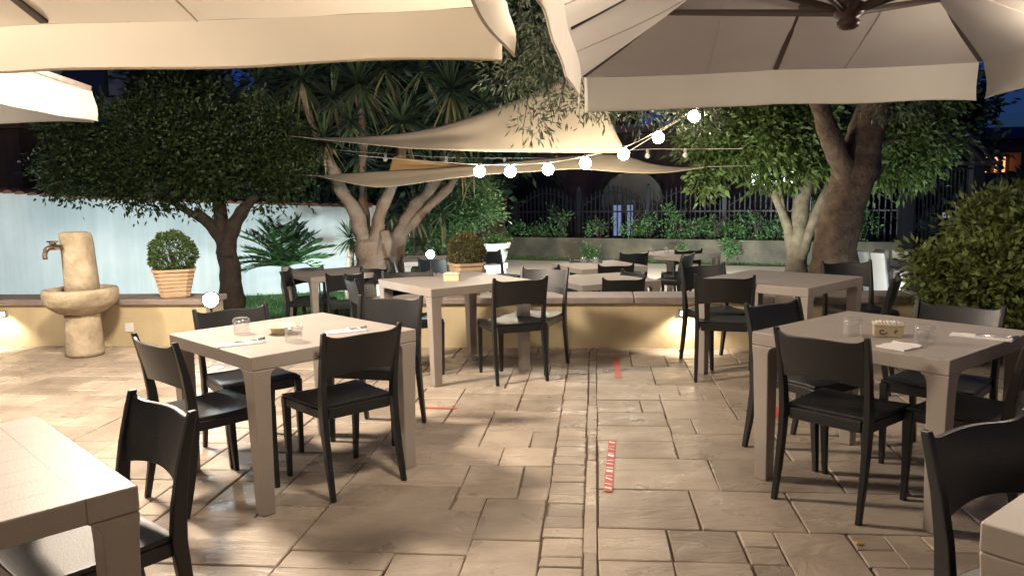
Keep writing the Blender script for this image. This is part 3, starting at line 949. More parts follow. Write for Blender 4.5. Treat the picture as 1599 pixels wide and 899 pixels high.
tape((655, 637), (714, 638), .035, 'thin red tape strip beside the leg of the front left table', False)
tape((1211, 652), (1211, 636), .06, 'scrap of red tape under the front right table', False)

# ------------------------------------------------------------------ fountain
fx, fy = -4.05, 7.22
fo = empty('stone_fountain', (fx, fy, 0), R(0)); tag(fo, 'rough stone fountain with a round bowl, column and tap in front of the low wall', 'fountain')
b = MB(); b.lathe([(.160, 0), (.164, .04), (.158, .2), (.152, .34), (.15, .40)], 40, wob=.05); b.build('pedestal', M['stone'], fo, smooth=True)
b = MB()
prof = [(.15, .40), (.21, .425), (.285, .49), (.315, .56), (.322, .61), (.312, .635), (.29, .64), (.262, .62), (.25, .58), (.001, .57)]
prof2 = []
for i in range(len(prof)-1):
    for k in range(3):
        t = k/3; prof2.append((prof[i][0]*(1-t)+prof[i+1][0]*t, prof[i][1]*(1-t)+prof[i+1][1]*t))
prof2.append(prof[-1])
b.lathe(prof2, 56, wob=.07); b.build('bowl', M['stone'], fo, smooth=True)
b = MB(); rings = []
for z, w1, d1, sh in ((.57, .142, .12, .02), (.7, .138, .12, .02), (.9, .133, .115, .015), (1.05, .130, .112, .008), (1.12, .125, .108, .004), (1.15, .125, .108, -.008), (1.165, .09, .08, -.01)):
    ring = []
    for i in range(28):
        a = i*2*math.pi/28; c, s = math.cos(a), math.sin(a)
        q = 1/(abs(c)**3.2+abs(s)**3.2)**(1/3.2)
        p = Vector((c*q*w1+sh, s*q*d1, z)); p += Vector((c, s, 0))*.007*noise.noise(p*14)
        ring.append(p)
    rings.append(ring)
b.loft(rings); b.build('column', M['stone'], fo, smooth=True)
b = MB()
b.tube(spline([(-.10, -.10, 1.03), (-.12, -.17, 1.035), (-.15, -.21, 1.02), (-.165, -.225, .97), (-.16, -.23, .93)], 4), [.024]*10+[.02]*7, 10)
b.lathe([(.001, .0), (.028, .003), (.030, .02), (.02, .03), (.001, .032)], 14, (-.12, -.165, 1.055))
b.tube([(-.17, -.165, 1.085), (-.07, -.165, 1.085)], .008, 8)
b.lathe([(.045, -.01), (.05, .0), (.03, .02)], 16, (-.10, -.13, 1.02))
b.build('tap', M['bronze'], fo, smooth=True)

# ------------------------------------------------------------------ box balls in pots
def box_pot(name_px, Y, s, z0, label, hs=1.0, leaf='boxleaf'):
    p = at(name_px[0], 450, Y)
    r = empty('potted_box_ball', (p.x, Y, z0), R(20)); r.scale = (1, 1, 1); tag(r, label, 'plant', 'clipped box balls in ribbed pots')
    b = MB(); rings = []
    def oct_(w_, z): 
        c = w_*.72
        return [Vector((x*s, y*s, z*s*hs)) for x, y in ((-w_, -c), (-c, -w_), (c, -w_), (w_, -c), (w_, c), (c, w_), (-c, w_), (-w_, c))]
    zz = [(.125, 0), (.14, .02), (.135, .03)]
    for k in range(6):
        z = .035+k*.037; w0 = .137+k*.0085
        zz += [(w0+.003, z), (w0+.004, z+.026), (w0, z+.030), (w0, z+.036)]
    zz += [(.198, .262), (.200, .285), (.18, .286), (.176, .262), (.001, .26)]
    b.loft([oct_(w_, z) for w_, z in zz]); b.build('pot', M['terracotta'], r)
    k = 5200
    d = rng.normal(size=(k, 3)); d /= np.linalg.norm(d, axis=1, keepdims=True)
    rr = .222*(.80+.22*rng.random(k)) + .010*np.sin(d[:, 0]*9+d[:, 2]*7)
    pos = d*rr[:, None]*s+np.array([0, 0, .43*s+.26*s*(hs-1)])
    cards('foliage', pos, d+rng.normal(size=(k, 3))*.7, .024*s, .016*s, M[leaf], r)
    b = MB(); b.tube([(0, 0, .25*s), (.01*s, 0, .36*s), (0, .01*s, .45*s)], .015*s); 
    for q in range(7):
        a = q*.9; b.tube([(0, 0, .3*s), (.09*s*math.cos(a), .09*s*math.sin(a), .38*s), (.14*s*math.cos(a), .14*s*math.sin(a), .47*s)], .006*s, 6)
    b.build('stem', M['darkbark'], r)
box_pot((274, 0), 7.68, 1.0, .479, 'green clipped box ball in a ribbed pot on the left wall, beside the fountain')
box_pot((730, 0), 7.42, .80, .479, 'browner clipped box ball in a ribbed pot behind the box-topped table', 1.36, 'boxbrown')

# ------------------------------------------------------------------ white urn
p = at(774, 380, 13.2)
r = empty('stone_urn', (p.x, 13.2, LOW)); tag(r, 'wide white stone urn on a square foot, right of the box ball', 'urn')
b = MB(); b.box(-.17, .17, -.17, .17, 0, .42); b.box(-.2, .2, -.2, .2, .421, .48); b.build('foot', M['urn'], r, bevel=.01)
b = MB(); b.lathe([(.12, .481), (.16, .52), (.18, .58), (.2, .66), (.205, .70), (.16, .73), (.24, .76), (.26, .84), (.24, .845), (.2, .80), (.001, .78)], 32); b.build('bowl', M['urn'], r, smooth=True)
n = 900
d = rng.normal(size=(n, 3)); d[:, 2] = abs(d[:, 2]); pos = d*np.array([.09, .09, .06])+np.array([0, 0, .82])
cards('plant', pos, d, .05, .02, M['shrub'], r)
p = at(770, 345, 14.6)
b = MB(); b.box(-.22, .22, -.2, .2, 0, 1.15); b.box(-.26, .26, -.24, .24, 1.151, 1.22)
o = b.build('gate_pillar', M['planter']); o.location = (p.x, 14.6, LOW); tag(o, 'short rendered pillar behind the white urn', 'pillar')

# ------------------------------------------------------------------ white garden table and chairs (right)
def folding_chair(px, Y, rz, label):
    p = at(px, 420, Y)
    r = empty('white_chair', (p.x, Y, LOW), rz); tag(r, label, 'chair', 'white garden chairs in front of the shrubs')
    b = MB()
    for x in (-.12, .12): b.box(x-.10, x+.10, -.012, .012, .46, .92, Matrix.Translation((0, .2, 0)) @ Matrix.Rotation(R(-10), 4, 'X'))
    b.build('backrest', M['whiteplastic'], r)
    b = MB(); b.box(-.23, .23, -.22, .22, .42, .45); b.build('seat', M['whiteplastic'], r, bevel=.005)
    for x in (-.2, .2):
        for y in (-.19, .19):
            b = MB(); b.box(x-.02, x+.02, y-.02, y+.02, 0, .42); b.build('leg', M['whiteplastic'], r)
folding_chair(1392, 9.3, R(112), 'left white garden chair, floodlit, beside the wooden-topped table')
folding_chair(1416, 9.6, R(122), 'right white garden chair, floodlit, close behind the first')
p = at(1440, 420, 9.0)
r = empty('garden_table', (p.x+.2, 9.0, LOW), R(-20)); tag(r, 'low wooden-topped garden table on white legs beside the white chairs', 'table')
b = MB()
for i in range(6): b.box(-.5, .5, -.36+i*.12, -.36+i*.12+.112, .68, .715)
b.build('tabletop', M['table'], r)
for x in (-.42, .42):
    for y in (-.3, .3):
        b = MB(); b.box(x-.03, x+.03, y-.03, y+.03, 0, .68); b.build('leg', M['whiteplastic'], r)

# ================================================================== UMBRELLAS
def umbrella(name, cx, cy, hws, zb, val, rise, m, label, mast, lamp=None, lampstyle=True, hubz=None):
    """square parasol; zb: bottom of valance, val: valance drop, rise: canopy height over its edge"""
    r = empty(name, (cx, cy, 0)); tag(r, label, 'umbrella', 'big square parasols over the patio')
    ze = zb+val; zp = ze+rise
    hx, hy = hws if isinstance(hws, tuple) else (hws, hws)
    def edge_pt(s, t):   # s side 0..3, t -1..1, edge with slight sag between ribs
        sag = -.015*abs(math.sin(t*math.pi))
        inn = .02*abs(math.sin(t*math.pi))
        x, y = ((t*hx, hy-inn), (hx-inn, -t*hy), (-t*hx, -hy+inn), (-hx+inn, t*hy))[s]
        return Vector((x, y, ze+sag))
    b = MB(); nu, nv = 24, 10
    for s in range(4):
        vs = []; fs = []
        for j in range(nv+1):
            v = j/nv
            for i in range(nu+1):
                e = edge_pt(s, -1+2*i/nu)
                p = Vector((0, 0, zp)).lerp(e, .03+.97*v)
                t = -1+2*i/nu
                p.z -= .05*math.sin(math.pi*v)*rise*(abs(math.sin(t*math.pi)))+.02*math.sin(math.pi*v)
                p.z += .006*noise.noise(p*3)
                vs.append(p)
        for j in range(nv):
            for i in range(nu):
                a = j*(nu+1)+i; fs.append((a, a+1, a+nu+2, a+nu+1))
        b.add(vs, fs)
    cn = b.build('canopy', m, r, smooth=True)
    for s in range(4):
        for tt in (-.34, .34):
            e = edge_pt(s, tt); e2 = edge_pt(s, 0)
            a0 = Vector((0, 0, zp)).lerp(edge_pt(s, math.copysign(.999, tt)), .34); pts = []
            for k in range(9):
                v = .36+.64*k/8; p = Vector((0, 0, zp)).lerp(edge_pt(s, tt/v if abs(tt/v) < 1 else math.copysign(1, tt)), .03+.97*v)
                tq = tt/v if abs(tt/v) < 1 else 1
                p.z -= .05*math.sin(math.pi*v)*rise*(abs(math.sin(tq*math.pi)))+.02*math.sin(math.pi*v)+.003
                pts.append(p)
            sm = MB(); sm.tube(pts, .0035, 5); sm.build('seam', m, r)
    for s in range(4):
        b = MB(); vs = []; fs = []; nu2 = 60
        for i in range(nu2+1):
            t = -1+2*i/nu2; e = edge_pt(s, t*.985)
            out = Vector(((0, 1), (1, 0), (0, -1), (-1, 0))[s]+(0,))
            for k in range(7):
                f = k/6
                wv = (.008*math.sin(t*5+s)+.02*noise.noise(Vector((t*2.2, s*7.1, 0)))+.03*max(0, abs(t)-.9)/.1*math.sin(f*3))*f
                edge_fall = .02*abs(t)**8*f
                vs.append(e+out*(wv+.012*f)+Vector((0, 0, -val*f-edge_fall*(1 if f > .9 else 0)+.003*math.sin(t*11)*f)))
        for i in range(nu2):
            for k in range(6):
                a = i*7+k; fs.append((a, a+1, a+8, a+7))
        b.add(vs, fs)
        b.build('valance', m, r, smooth=True)
        h = MB(); h.tube([vs[i*7+6] for i in range(nu2+1)], .005, 5); h.build('hem', m, r)
    hz = hubz if hubz else ze-.02
    for k in range(8):
        a = k*math.pi/4
        e = Vector((hx*(1 if abs(math.cos(a)) > .3 else 0)*math.copysign(1, math.cos(a)), hy*(1 if abs(math.sin(a)) > .3 else 0)*math.copysign(1, math.sin(a)), ze-.012))
        e.x *= .985; e.y *= .985
        top = Vector((e.x*.03, e.y*.03, zp-.06))
        b = MB()
        wd = .016
        q = []
        d = (e-top).normalized(); sd = Vector((-d.y, d.x, 0)).normalized(); up = sd.cross(d)
        for p, w_ in ((top-up*.03, .024), (e-up*.03, .018)): q.append([p+sd*w_-up*.022, p+sd*w_+up*.022, p-sd*w_+up*.022, p-sd*w_-up*.022])
        b.loft(q); rb = b.build('rib', M['darkwood'], r, bevel=.004)
        st = MB(); mid = top.lerp(e, .60)-up*.05
        st.tube([Vector((e.x*.03, e.y*.03, hz)), mid], .02, 8); st.build('strut', M['darkwood'], r)
    b = MB()
    b.lathe([(.03, hz-.10), (.055, hz-.085), (.06, hz-.06), (.045, hz-.045), (.075, hz-.03), (.08, hz+.03), (.05, hz+.05), (.028, hz+.06), (.028, zp-.02), (.001, zp)], 18)
    b.build('hub', M['redmetal'], r, smooth=True)
    # mast and arm outside the picture
    mx, my = mast[0]-cx, mast[1]-cy
    b = MB(); b.box(mx-.06, mx+.06, my-.06, my+.06, .08, zp+.55); b.build('mast', M['darkwood'], r)
    b = MB(); b.box(mx-.45, mx+.45, my-.45, my+.45, 0, .08); b.build('base', M['coping'], r)
    b = MB(); b.tube([(mx, my, zp+.5), (0, 0, zp+.06)], .045, 8); b.build('arm', M['darkwood'], r)
    return r
umbrella('parasol', -1.89, 1.30, 1.75, 1.955, .165, .62, M['canvas'], 'big cream parasol over the left of the patio, nearest the camera, warmly lit from beneath', (-4.3, 1.2)).rotation_euler.z = R(-5)
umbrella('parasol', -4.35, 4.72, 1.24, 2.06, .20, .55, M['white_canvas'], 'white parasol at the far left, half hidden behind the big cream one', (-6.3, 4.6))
umbrella('parasol', 1.83, 4.29, (1.5, 1.9), 2.095, .255, .74, M['canvas_grey'], 'grey-beige parasol over the right tables, its dark ribs showing', (4.9, 4.6), hubz=2.38).rotation_euler.z = R(-7.5)
def hanging_lamp(p, ztop, label):
    r = empty('hanging_lamp', (p.x, p.y, p.z)); tag(r, label, 'lamp', 'lamps hanging under the parasols')
    b = MB(); b.tube([(0, 0, .16), (0, 0, ztop-p.z)], .006, 6); b.build('cable', M['black'], r)
    b = MB(); b.lathe([(.11, .09), (.10, .11), (.05, .15), (.02, .17)], 20, cap=False); b.build('lamp_shade', M['black'], r)
    b = MB(); b.lathe([(.001, .085), (.03, .09), (.035, .11), (.02, .14), (.001, .145)], 16); b.build('bulb', M['lamp_on'], r)
    return r
r = empty('restaurant_wall', (0, -2.75, 0)); tag(r, 'plastered restaurant wall behind the camera', 'wall')
b = MB(); b.box(-9, 9, -.3, 0, -.25, 3.6); b.build('wall', M['yellow'], r)
r = empty('added_wall_lamp', FILL_WALL+Vector((0, -.25, .25))); tag(r, 'added fill lamp on the restaurant wall behind the camera', 'lamp')
b = MB(); b.lathe([(.22, -.02), (.18, .03), (.05, .10), (.02, .12)], 24, cap=False); b.build('lamp_shade', M['black'], r)
b = MB(); b.tube([(0, 0, .1), (0, -.15, .14), (0, -.3, .05)], .015, 8); b.build('bracket', M['black'], r)
b = MB(); b.lathe([(.001, .0), (.05, .01), (.04, .05), (.001, .06)], 16); b.build('bulb', M['lamp_on'], r)
hanging_lamp(UL_ONE, 2.72, 'lamp hanging under the big cream parasol')
hg = hanging_lamp(FILL_GAP, 3.3, 'added fill lamp hanging in the gap between the two near parasols')
b = MB(); b.tube([(-2.0, -1.3, .1), (0, 0, .35), (1.7, 1.55, .3)], .008, 6); b.build('span_cable', M['black'], hg)
hanging_lamp(FILL_TWO, 2.5, 'added fill lamp hanging under the grey-beige parasol')
hanging_lamp(UL_THREE, 2.5, 'lamp hanging under the white parasol')
hl = hanging_lamp(UL_MAIN, 3.25, 'bright lamp on a boom between the two left parasols')
b = MB(); b.tube([(0, 0, 3.25-UL_MAIN.z), (-1.95, 0, 3.0-UL_MAIN.z)], .02, 8); b.build('boom', M['darkwood'], hl)
# ================================================================== SAILS, STRINGS
def sail(name, tri, Ys, sag, label, curve=.12, mat_='sail'):
    P = [at(x, y, Y) for (x, y), Y in zip(tri, Ys)]
    cen = (P[0]+P[1]+P[2])/3
    b = MB(); n = 22; idx = {}; vs = []; fs = []
    for i in range(n+1):
        for j in range(n+1-i):
            u, v = i/n, j/n; w_ = 1-u-v
            p = P[0]*w_+P[1]*u+P[2]*v
            # edges curve inwards
            e = 27*u*v*w_
            for (a, bb, o) in ((u, v, w_), (v, w_, u), (w_, u, v)):
                k = 4*a*bb*(1-o)**2 if True else 0
                p = p+(cen-p)*curve*k*(1-o)**4
            p.z -= sag*e
            idx[(i, j)] = len(vs); vs.append(p)
    for i in range(n):
        for j in range(n-i):
            fs.append((idx[(i, j)], idx[(i+1, j)], idx[(i, j+1)]))
            if j < n-i-1: fs.append((idx[(i+1, j)], idx[(i+1, j+1)], idx[(i, j+1)]))
    b.add(vs, fs)
    o = b.build(name, M[mat_], None, smooth=True); sm = o.modifiers.new('solid', 'SOLIDIFY'); sm.thickness = .003
    tag(o, label, 'shade sail', 'beige shade sails')
    return P
def resample(pts, n):
    q = np.array(pts, float); d = np.r_[0, np.cumsum(np.hypot(*np.diff(q, axis=0).T))]; t = np.linspace(0, d[-1], n)
    return np.stack([np.interp(t, d, q[:, 0]), np.interp(t, d, q[:, 1])], 1)
def smooth(q, k=3):
    for _ in range(k): q[1:-1] = (q[:-2]+2*q[1:-1]+q[2:])/4
    return q
def sheet_sail(bot, top, Yl, Yr, bulge, belly, parent=None, name='shade_sail', mm='sail'):
    n, m = 56, 14; B, T = smooth(resample(bot, n)), smooth(resample(top, n)); b = MB(); vs = []; fs = []
    for i in range(n):
        f = i/(n-1); Y = Yl+(Yr-Yl)*f
        for k in range(m):
            v = k/(m-1); x = B[i, 0]*(1-v)+T[i, 0]*v-bulge*math.sin(math.pi*v)*f**6; y = B[i, 1]*(1-v)+T[i, 1]*v
            p = at(x, y, Y+belly*v+.05*noise.noise(Vector((f*6, v*3, 1)))*math.sin(math.pi*f)); vs.append(p)
    for i in range(n-1):
        for k in range(m-1):
            a = i*m+k; fs.append((a, a+1, a+m+1, a+m))
    b.add(vs, fs); o = b.build(name, M[mm], parent, smooth=True); sm = o.modifiers.new('solid', 'SOLIDIFY'); sm.thickness = .003
    return o
o = sheet_sail([(478, 215.5), (520, 220), (560, 224), (640, 232), (760, 237), (880, 238.5), (978, 239)], [(478, 214.5), (520, 215), (569, 214), (637, 207), (696, 195), (759, 175), (823, 150), (880, 122), (942, 90)], 9.9, 9.5, 14, .35)
tag(o, 'upper beige triangular shade sail, its point reaching left above the yucca trunks', 'shade sail', 'beige shade sails')
o = sheet_sail([(500, 275.5), (540, 285), (590, 294), (640, 288), (700, 279), (760, 272.5), (850, 267), (900, 263), (960, 268.5), (1020, 271.5), (1060, 268), (1106, 260.5)], [(500, 274.5), (560, 269), (612, 266), (690, 262), (760, 256), (850, 247), (930, 240), (974, 240), (1010, 255), (1060, 262), (1106, 259.5)], 9.9, 9.7, 0, .5)
tag(o, 'lower beige shade sail hanging in a shallow curve behind the lit bulbs', 'shade sail', 'beige shade sails')
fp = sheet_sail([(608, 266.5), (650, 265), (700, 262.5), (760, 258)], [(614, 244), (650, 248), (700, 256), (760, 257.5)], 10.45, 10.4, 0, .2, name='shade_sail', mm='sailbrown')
tag(fp, 'brown turned-up corner of sail cloth above the left of the lower sail', 'shade sail', 'beige shade sails')
PA = [at(478, 215, 9.9), None, at(978, 239, 9.5)]; PB = [at(500, 275, 9.9), None, at(1106, 260, 9.7)]
def cord(pts, label, name='cord', rad=.006, group='cords of the shade sails'):
    b = MB(); b.tube(pts, rad, 6); o = b.build(name, M['cord']); tag(o, label, 'cord', group); return o
cord([PA[0], at(395, 208, 11.9)], 'cord from the left point of the upper sail into the citrus tree')
cord([PB[0], at(455, 272, 11.3)], 'cord from the left point of the lower sail into the dark')
cord([PA[2], at(1105, 160, 9.4)], 'cord from the right corner of the upper sail up to the olive limb')
cord([PB[2], at(1190, 258, 10.8)], 'cord from the right point of the lower sail to the green tree')
# lit string
def string(pts, bulbs, label, lit):
    r = empty('string_light', (0, 0, 0)); tag(r, label, 'string light', 'strings of globe bulbs')
    b = MB(); b.tube(spline(pts, 5), .0045, 6); b.build('cable', M['cord'], r)
    for (x, y, Y, on) in bulbs:
        p = at(x, y, Y)
        b = MB(); b.lathe([(.018, .045), (.022, .06), (.02, .10), (.004, .105)], 12, p); b.build('socket', M['black'] if on else M['cord'], r)
        b = MB()
        R_ = .066 if on else .034  # lit globes made larger than real ones to take in their glow
        prof = [(R_*math.sin(a), -R_*math.cos(a)) for a in np.linspace(.02, 2.6, 10)]+[(.017, R_+.003)]
        b.lathe(prof, 18, p+Vector((0, 0, 0 if on else .01))); b.build('bulb', M['bulb_on'] if on else M['glassbulb'], r, smooth=True)
M['glassbulb'] = mat('frosted_bulb', (.8, .8, .78), .25, transl=.3)
ys = [(749, 268, 9.3), (797, 268, 9.25), (856, 265, 9.2), (914, 255, 9.1), (974, 241, 9.0), (1028, 215, 8.9), (1084, 182, 8.8), (1105, 205, 8.7)]
string([at(560, 243, 9.6), at(640, 250, 9.5), at(700, 254, 9.4)]+[at(x, y-11, Y) for x, y, Y in ys[:7]]+[at(1130, 140, 8.9)], [(x, y, Y, True) for x, y, Y in ys[:7]], 'string of glowing globe bulbs in front of the shade sails', True)
string([at(440, 216, 11.2), at(500, 231, 11), at(600, 240, 10.9), at(700, 246, 10.8), at(800, 247, 10.6), at(870, 246, 10.4), at(950, 238, 10.3), at(1010, 233, 10.2), at(1070, 233, 10.1), at(1160, 232, 10)],
       [(500, 241, 11, False), (602, 250, 10.9, False), (663, 260, 10.85, False), (697, 256, 10.8, False), (788, 258, 10.6, False), (869, 256, 10.4, False), (1011, 245, 10.2, False), (1070, 244, 10.1, False)], 'string of unlit clear bulbs crossing behind the glowing ones', False)

# ================================================================== FLOODLIGHTS
def flood(p, target, label, watts, ang=110, lens=.055, colr=COOL, stake=True, strength='flood_on'):
    p = Vector(p); t = Vector(target)
    r = empty('floodlight', p); tag(r, label, 'floodlight', 'garden floodlights')
    q = (t-p).to_track_quat('-Z', 'Y').to_matrix().to_4x4()
    b = MB()
    rings = []
    for rr, z in ((.03, .07), (.05, .05), (.06, 0), (lens+.012, -.03)):
        rings.append([q @ Vector((rr*math.cos(a), rr*math.sin(a), z)) for a in np.linspace(0, 2*math.pi, 17)[:-1]])
    b.loft(rings); b.build('housing', M['black'], r)
    b = MB(); ring = [q @ Vector((lens*math.cos(a), lens*math.sin(a), -.033)) for a in np.linspace(0, 2*math.pi, 17)[:-1]]
    ring2 = [q @ Vector((lens*.6*math.cos(a), lens*.6*math.sin(a), -.048)) for a in np.linspace(0, 2*math.pi, 17)[:-1]]
    b.loft([ring, ring2]); b.build('lens', M[strength], r)
    b = MB(); b.tube([(0, 0, -.03), (0, 0, min(-.06, LOW-p.z))], .012, 8); b.build('stake', M['black'], r)
    s = spot('floodlight_beam', p+(t-p).normalized()*.08, t, watts, colr, ang, .05)
    return r
pf = at(329, 468, 7.3)
flood(pf, (pf.x*.55+.3, 3, 1.0), 'small bright floodlight beside the end of the left wall, facing the camera', 14, 120, lens=.07)
pg = at(672, 397, 10.4)
flood(pg, (pg.x*.3, 1, 1.3), 'small bright floodlight above the garden chairs, facing the camera', 18, 120)
# floods aimed away, standing on the lawn
flood((-6.9, 9.3, -.12), (-7.4, 12.6, .6), 'floodlight on the lawn washing the left of the white wall', 330, 140)
flood((-4.6, 10.4, .22), (-4.2, 13.2, .7), 'floodlight on the lawn washing the middle of the white wall', 170, 140)
flood((-2.9, 11.6, .22), (-2.9, 13.6, .7), 'floodlight at the foot of the yucca washing the end of the white wall', 90, 140)
flood((-.9, 9.0, -.15), (-1.6, 11.3, 2.6), 'floodlight in the grass pointing up at the yucca trunks', 150, 110)
flood((-.3, 12.2, -.15), (-1.2, 13.6, .8), 'floodlight pointing at the shrub beside the urn', 110, 130)
flood((2.6, 9.3, -.15), (3.6, 11.2, 2.8), 'floodlight in the grass pointing up into the green tree', 330, 90, colr=(.95, 1, .85))
flood((6.3, 10.2, -.12), (5.9, 14.5, .6), 'floodlight on the lawn aimed at the planter and gate', 260, 130)
flood((3.6, 13.4, -.12), (3.6, 18.4, .7), 'floodlight on the lawn aimed at the planter shrubs', 1200, 150)
flood((.9, 14.6, -.12), (.5, 19.8, .4), 'floodlight on the drive aimed at the dark end of the planter', 220, 150)
flood((3.9, 8.2, -.12), (4.6, 9.6, .4), 'floodlight behind the low wall lighting the white garden chairs', 22, 140)
sl = Vector((1.5, 14.3, 2.95))  # added lamp to brighten the terrace, kept out of view by the sail
r_ = empty('hanging_lamp', sl); tag(r_, 'added fill lamp hanging over the garden tables behind the upper sail', 'lamp', 'lamps hanging under the parasols')
b = MB(); b.lathe([(.14, .0), (.13, .02), (.05, .09), (.02, .12)], 20, cap=False); b.build('lamp_shade', M['black'], r_)
b = MB(); b.lathe([(.001, .02), (.04, .03), (.03, .07), (.001, .075)], 16); b.build('bulb', M['lamp_on'], r_)
b = MB(); b.tube([(0, 0, .11), (.2, 0, 1.2)], .006, 6); b.build('cable', M['black'], r_)
spot('terrace_fill_beam', sl-Vector((0, 0, .03)), (1.5, 14.8, 0), 1050, (1, .88, .72), 150, .06)
# recessed uplights in the low wall
def recessed(px, py, label, watts):
    p = onz(px, 545, 0); y = wall_y(p.x)
    r = empty('recessed_light', (p.x, y-.02, .33)); tag(r, label, 'light', 'recessed lights in the low wall')
    b = MB(); b.box(-.07, .07, -.012, .018, -.03, .03); b.build('frame', M['steel'], r)
    b = MB(); b.box(-.055, .055, -.016, -.0125, -.02, .02); b.build('lens', M['lamp_on'], r)
    spot('recessed_light_beam', (p.x, y-.14, .36), (p.x, y-.02, -.1), watts, WARM, 120, .03)
recessed(1072, 500, 'recessed warm light in the low wall behind the chairs left of the bare table', 26)
recessed(-12, 500, 'recessed warm light in the low wall at the far left', 26)

# ================================================================== TREES AND PLANTS
def L_at(pts, Y): return [at(x, y, (Y if not isinstance(Y, (list, tuple)) else Y[i])) for i, (x, y) in enumerate(pts)]
def limb(b, pts, radii, n=12, per=7, flute=0, wob=.25):
    q = spline(pts, per); b.tube(q, lerps(radii, len(q)), n, flute, wob)
def pxblobs(lst):
    out = []
    for x, y, Y, rx, ry in lst:
        p = at(x, y, Y); out.append((p.x, p.y, p.z, rx*Y/FOC, (rx+ry)/2*Y/FOC, ry*Y/FOC))
    return out

# citrus tree, left
t = empty('citrus_tree', at(362, 480, 10.6)*1.0); t.location.z = LOW; tag(t, 'round-crowned citrus tree with a dark forked trunk in front of the white wall', 'tree')
off = t.location
def rel(pts): return [p-off for p in pts]
b = MB()
limb(b, rel(L_at([(366, 505), (362, 455), (358, 410), (348, 375), (330, 352), (305, 330)], 10.6)), [.17, .15, .14, .12, .09, .06], 14)
limb(b, rel(L_at([(352, 395), (346, 350), (342, 310), (335, 270)], 10.6)), [.12, .10, .08, .05], 12)
limb(b, rel(L_at([(354, 400), (362, 360), (378, 330), (402, 305)], 10.55)), [.11, .10, .085, .05], 12)
limb(b, rel(L_at([(330, 352), (285, 325), (240, 300)], 10.6)), [.06, .045, .03], 8)
b.build('trunk', M['darkbark'], t, smooth=True)
pos, d = blob_leaves(pxblobs([(150, 215, 10.4, 80, 45), (245, 235, 10.5, 125, 74), (345, 240, 10.6, 105, 68), (420, 245, 10.7, 60, 55), (200, 290, 10.4, 100, 30), (330, 285, 10.5, 110, 30), (430, 290, 10.7, 55, 32), (110, 270, 10.3, 50, 35), (290, 190, 10.6, 80, 32), (440, 210, 10.8, 36, 30), (250, 318, 10.4, 34, 12), (185, 308, 10.3, 30, 12), (300, 322, 10.5, 20, 9), (425, 316, 10.6, 26, 12), (130, 300, 10.3, 24, 12)]+[(270+random.uniform(.9, 1.08)*205*math.cos(a), 238-random.uniform(.9, 1.15)*88*math.sin(a), 10.5, random.uniform(6, 20), random.uniform(6, 20)) for a in [random.uniform(-.5, 3.6) for _ in range(34)]]), 600, 34, .085)
cards('crown', pos-np.array(off), d, .072, .034, M['citrus'], t, droop=.08)

# sago palm
def sago(px, py, Y, r_, label):
    p = at(px, py, Y); t = empty('sago_palm', (p.x, p.y, LOW)); tag(t, label, 'palm')
    h = p.z-LOW
    b = MB(); b.tube([(0, 0, 0), (0, 0, h*.5), (0, 0, h)], [.08, .08, .07], 12, 0, .6); b.build('trunk', M['bark'], t)
    P, D = [], []; s = MB()
    for k in range(42):
        az = k*2.399; el = R(82-74*(k/42)); L_ = r_*(.85+.25*random.random())
        pts = []
        for i in range(11):
            f = i/10
            e2 = el-f*f*R(30)
            pts.append(Vector((0, 0, h)) if i == 0 else pts[-1]+Vector((math.cos(az)*math.cos(e2), math.sin(az)*math.cos(e2), math.sin(e2)))*L_/10)
        s.tube(pts, lerps([.009, .003], 11), 5)
        for i in range(1, 11):
            tdir = (pts[i]-pts[i-1]).normalized(); sd = tdir.cross(Vector((0, 0, 1))).normalized(); up = sd.cross(tdir)
            for q in range(4):
                o = pts[i-1].lerp(pts[i], q/4)
                for sg in (-1, 1): P.append(o); D.append(sd*sg+tdir*.55+up*.35)
    s.build('frond_stems', M['cycas'], t)
    cards('fronds', np.array([tuple(v) for v in P]), np.array([tuple(v) for v in D]), .17, .024, M['cycas'], t)
sago(446, 416, 12.2, .76, 'sago palm with arching dark fronds in front of the white wall')

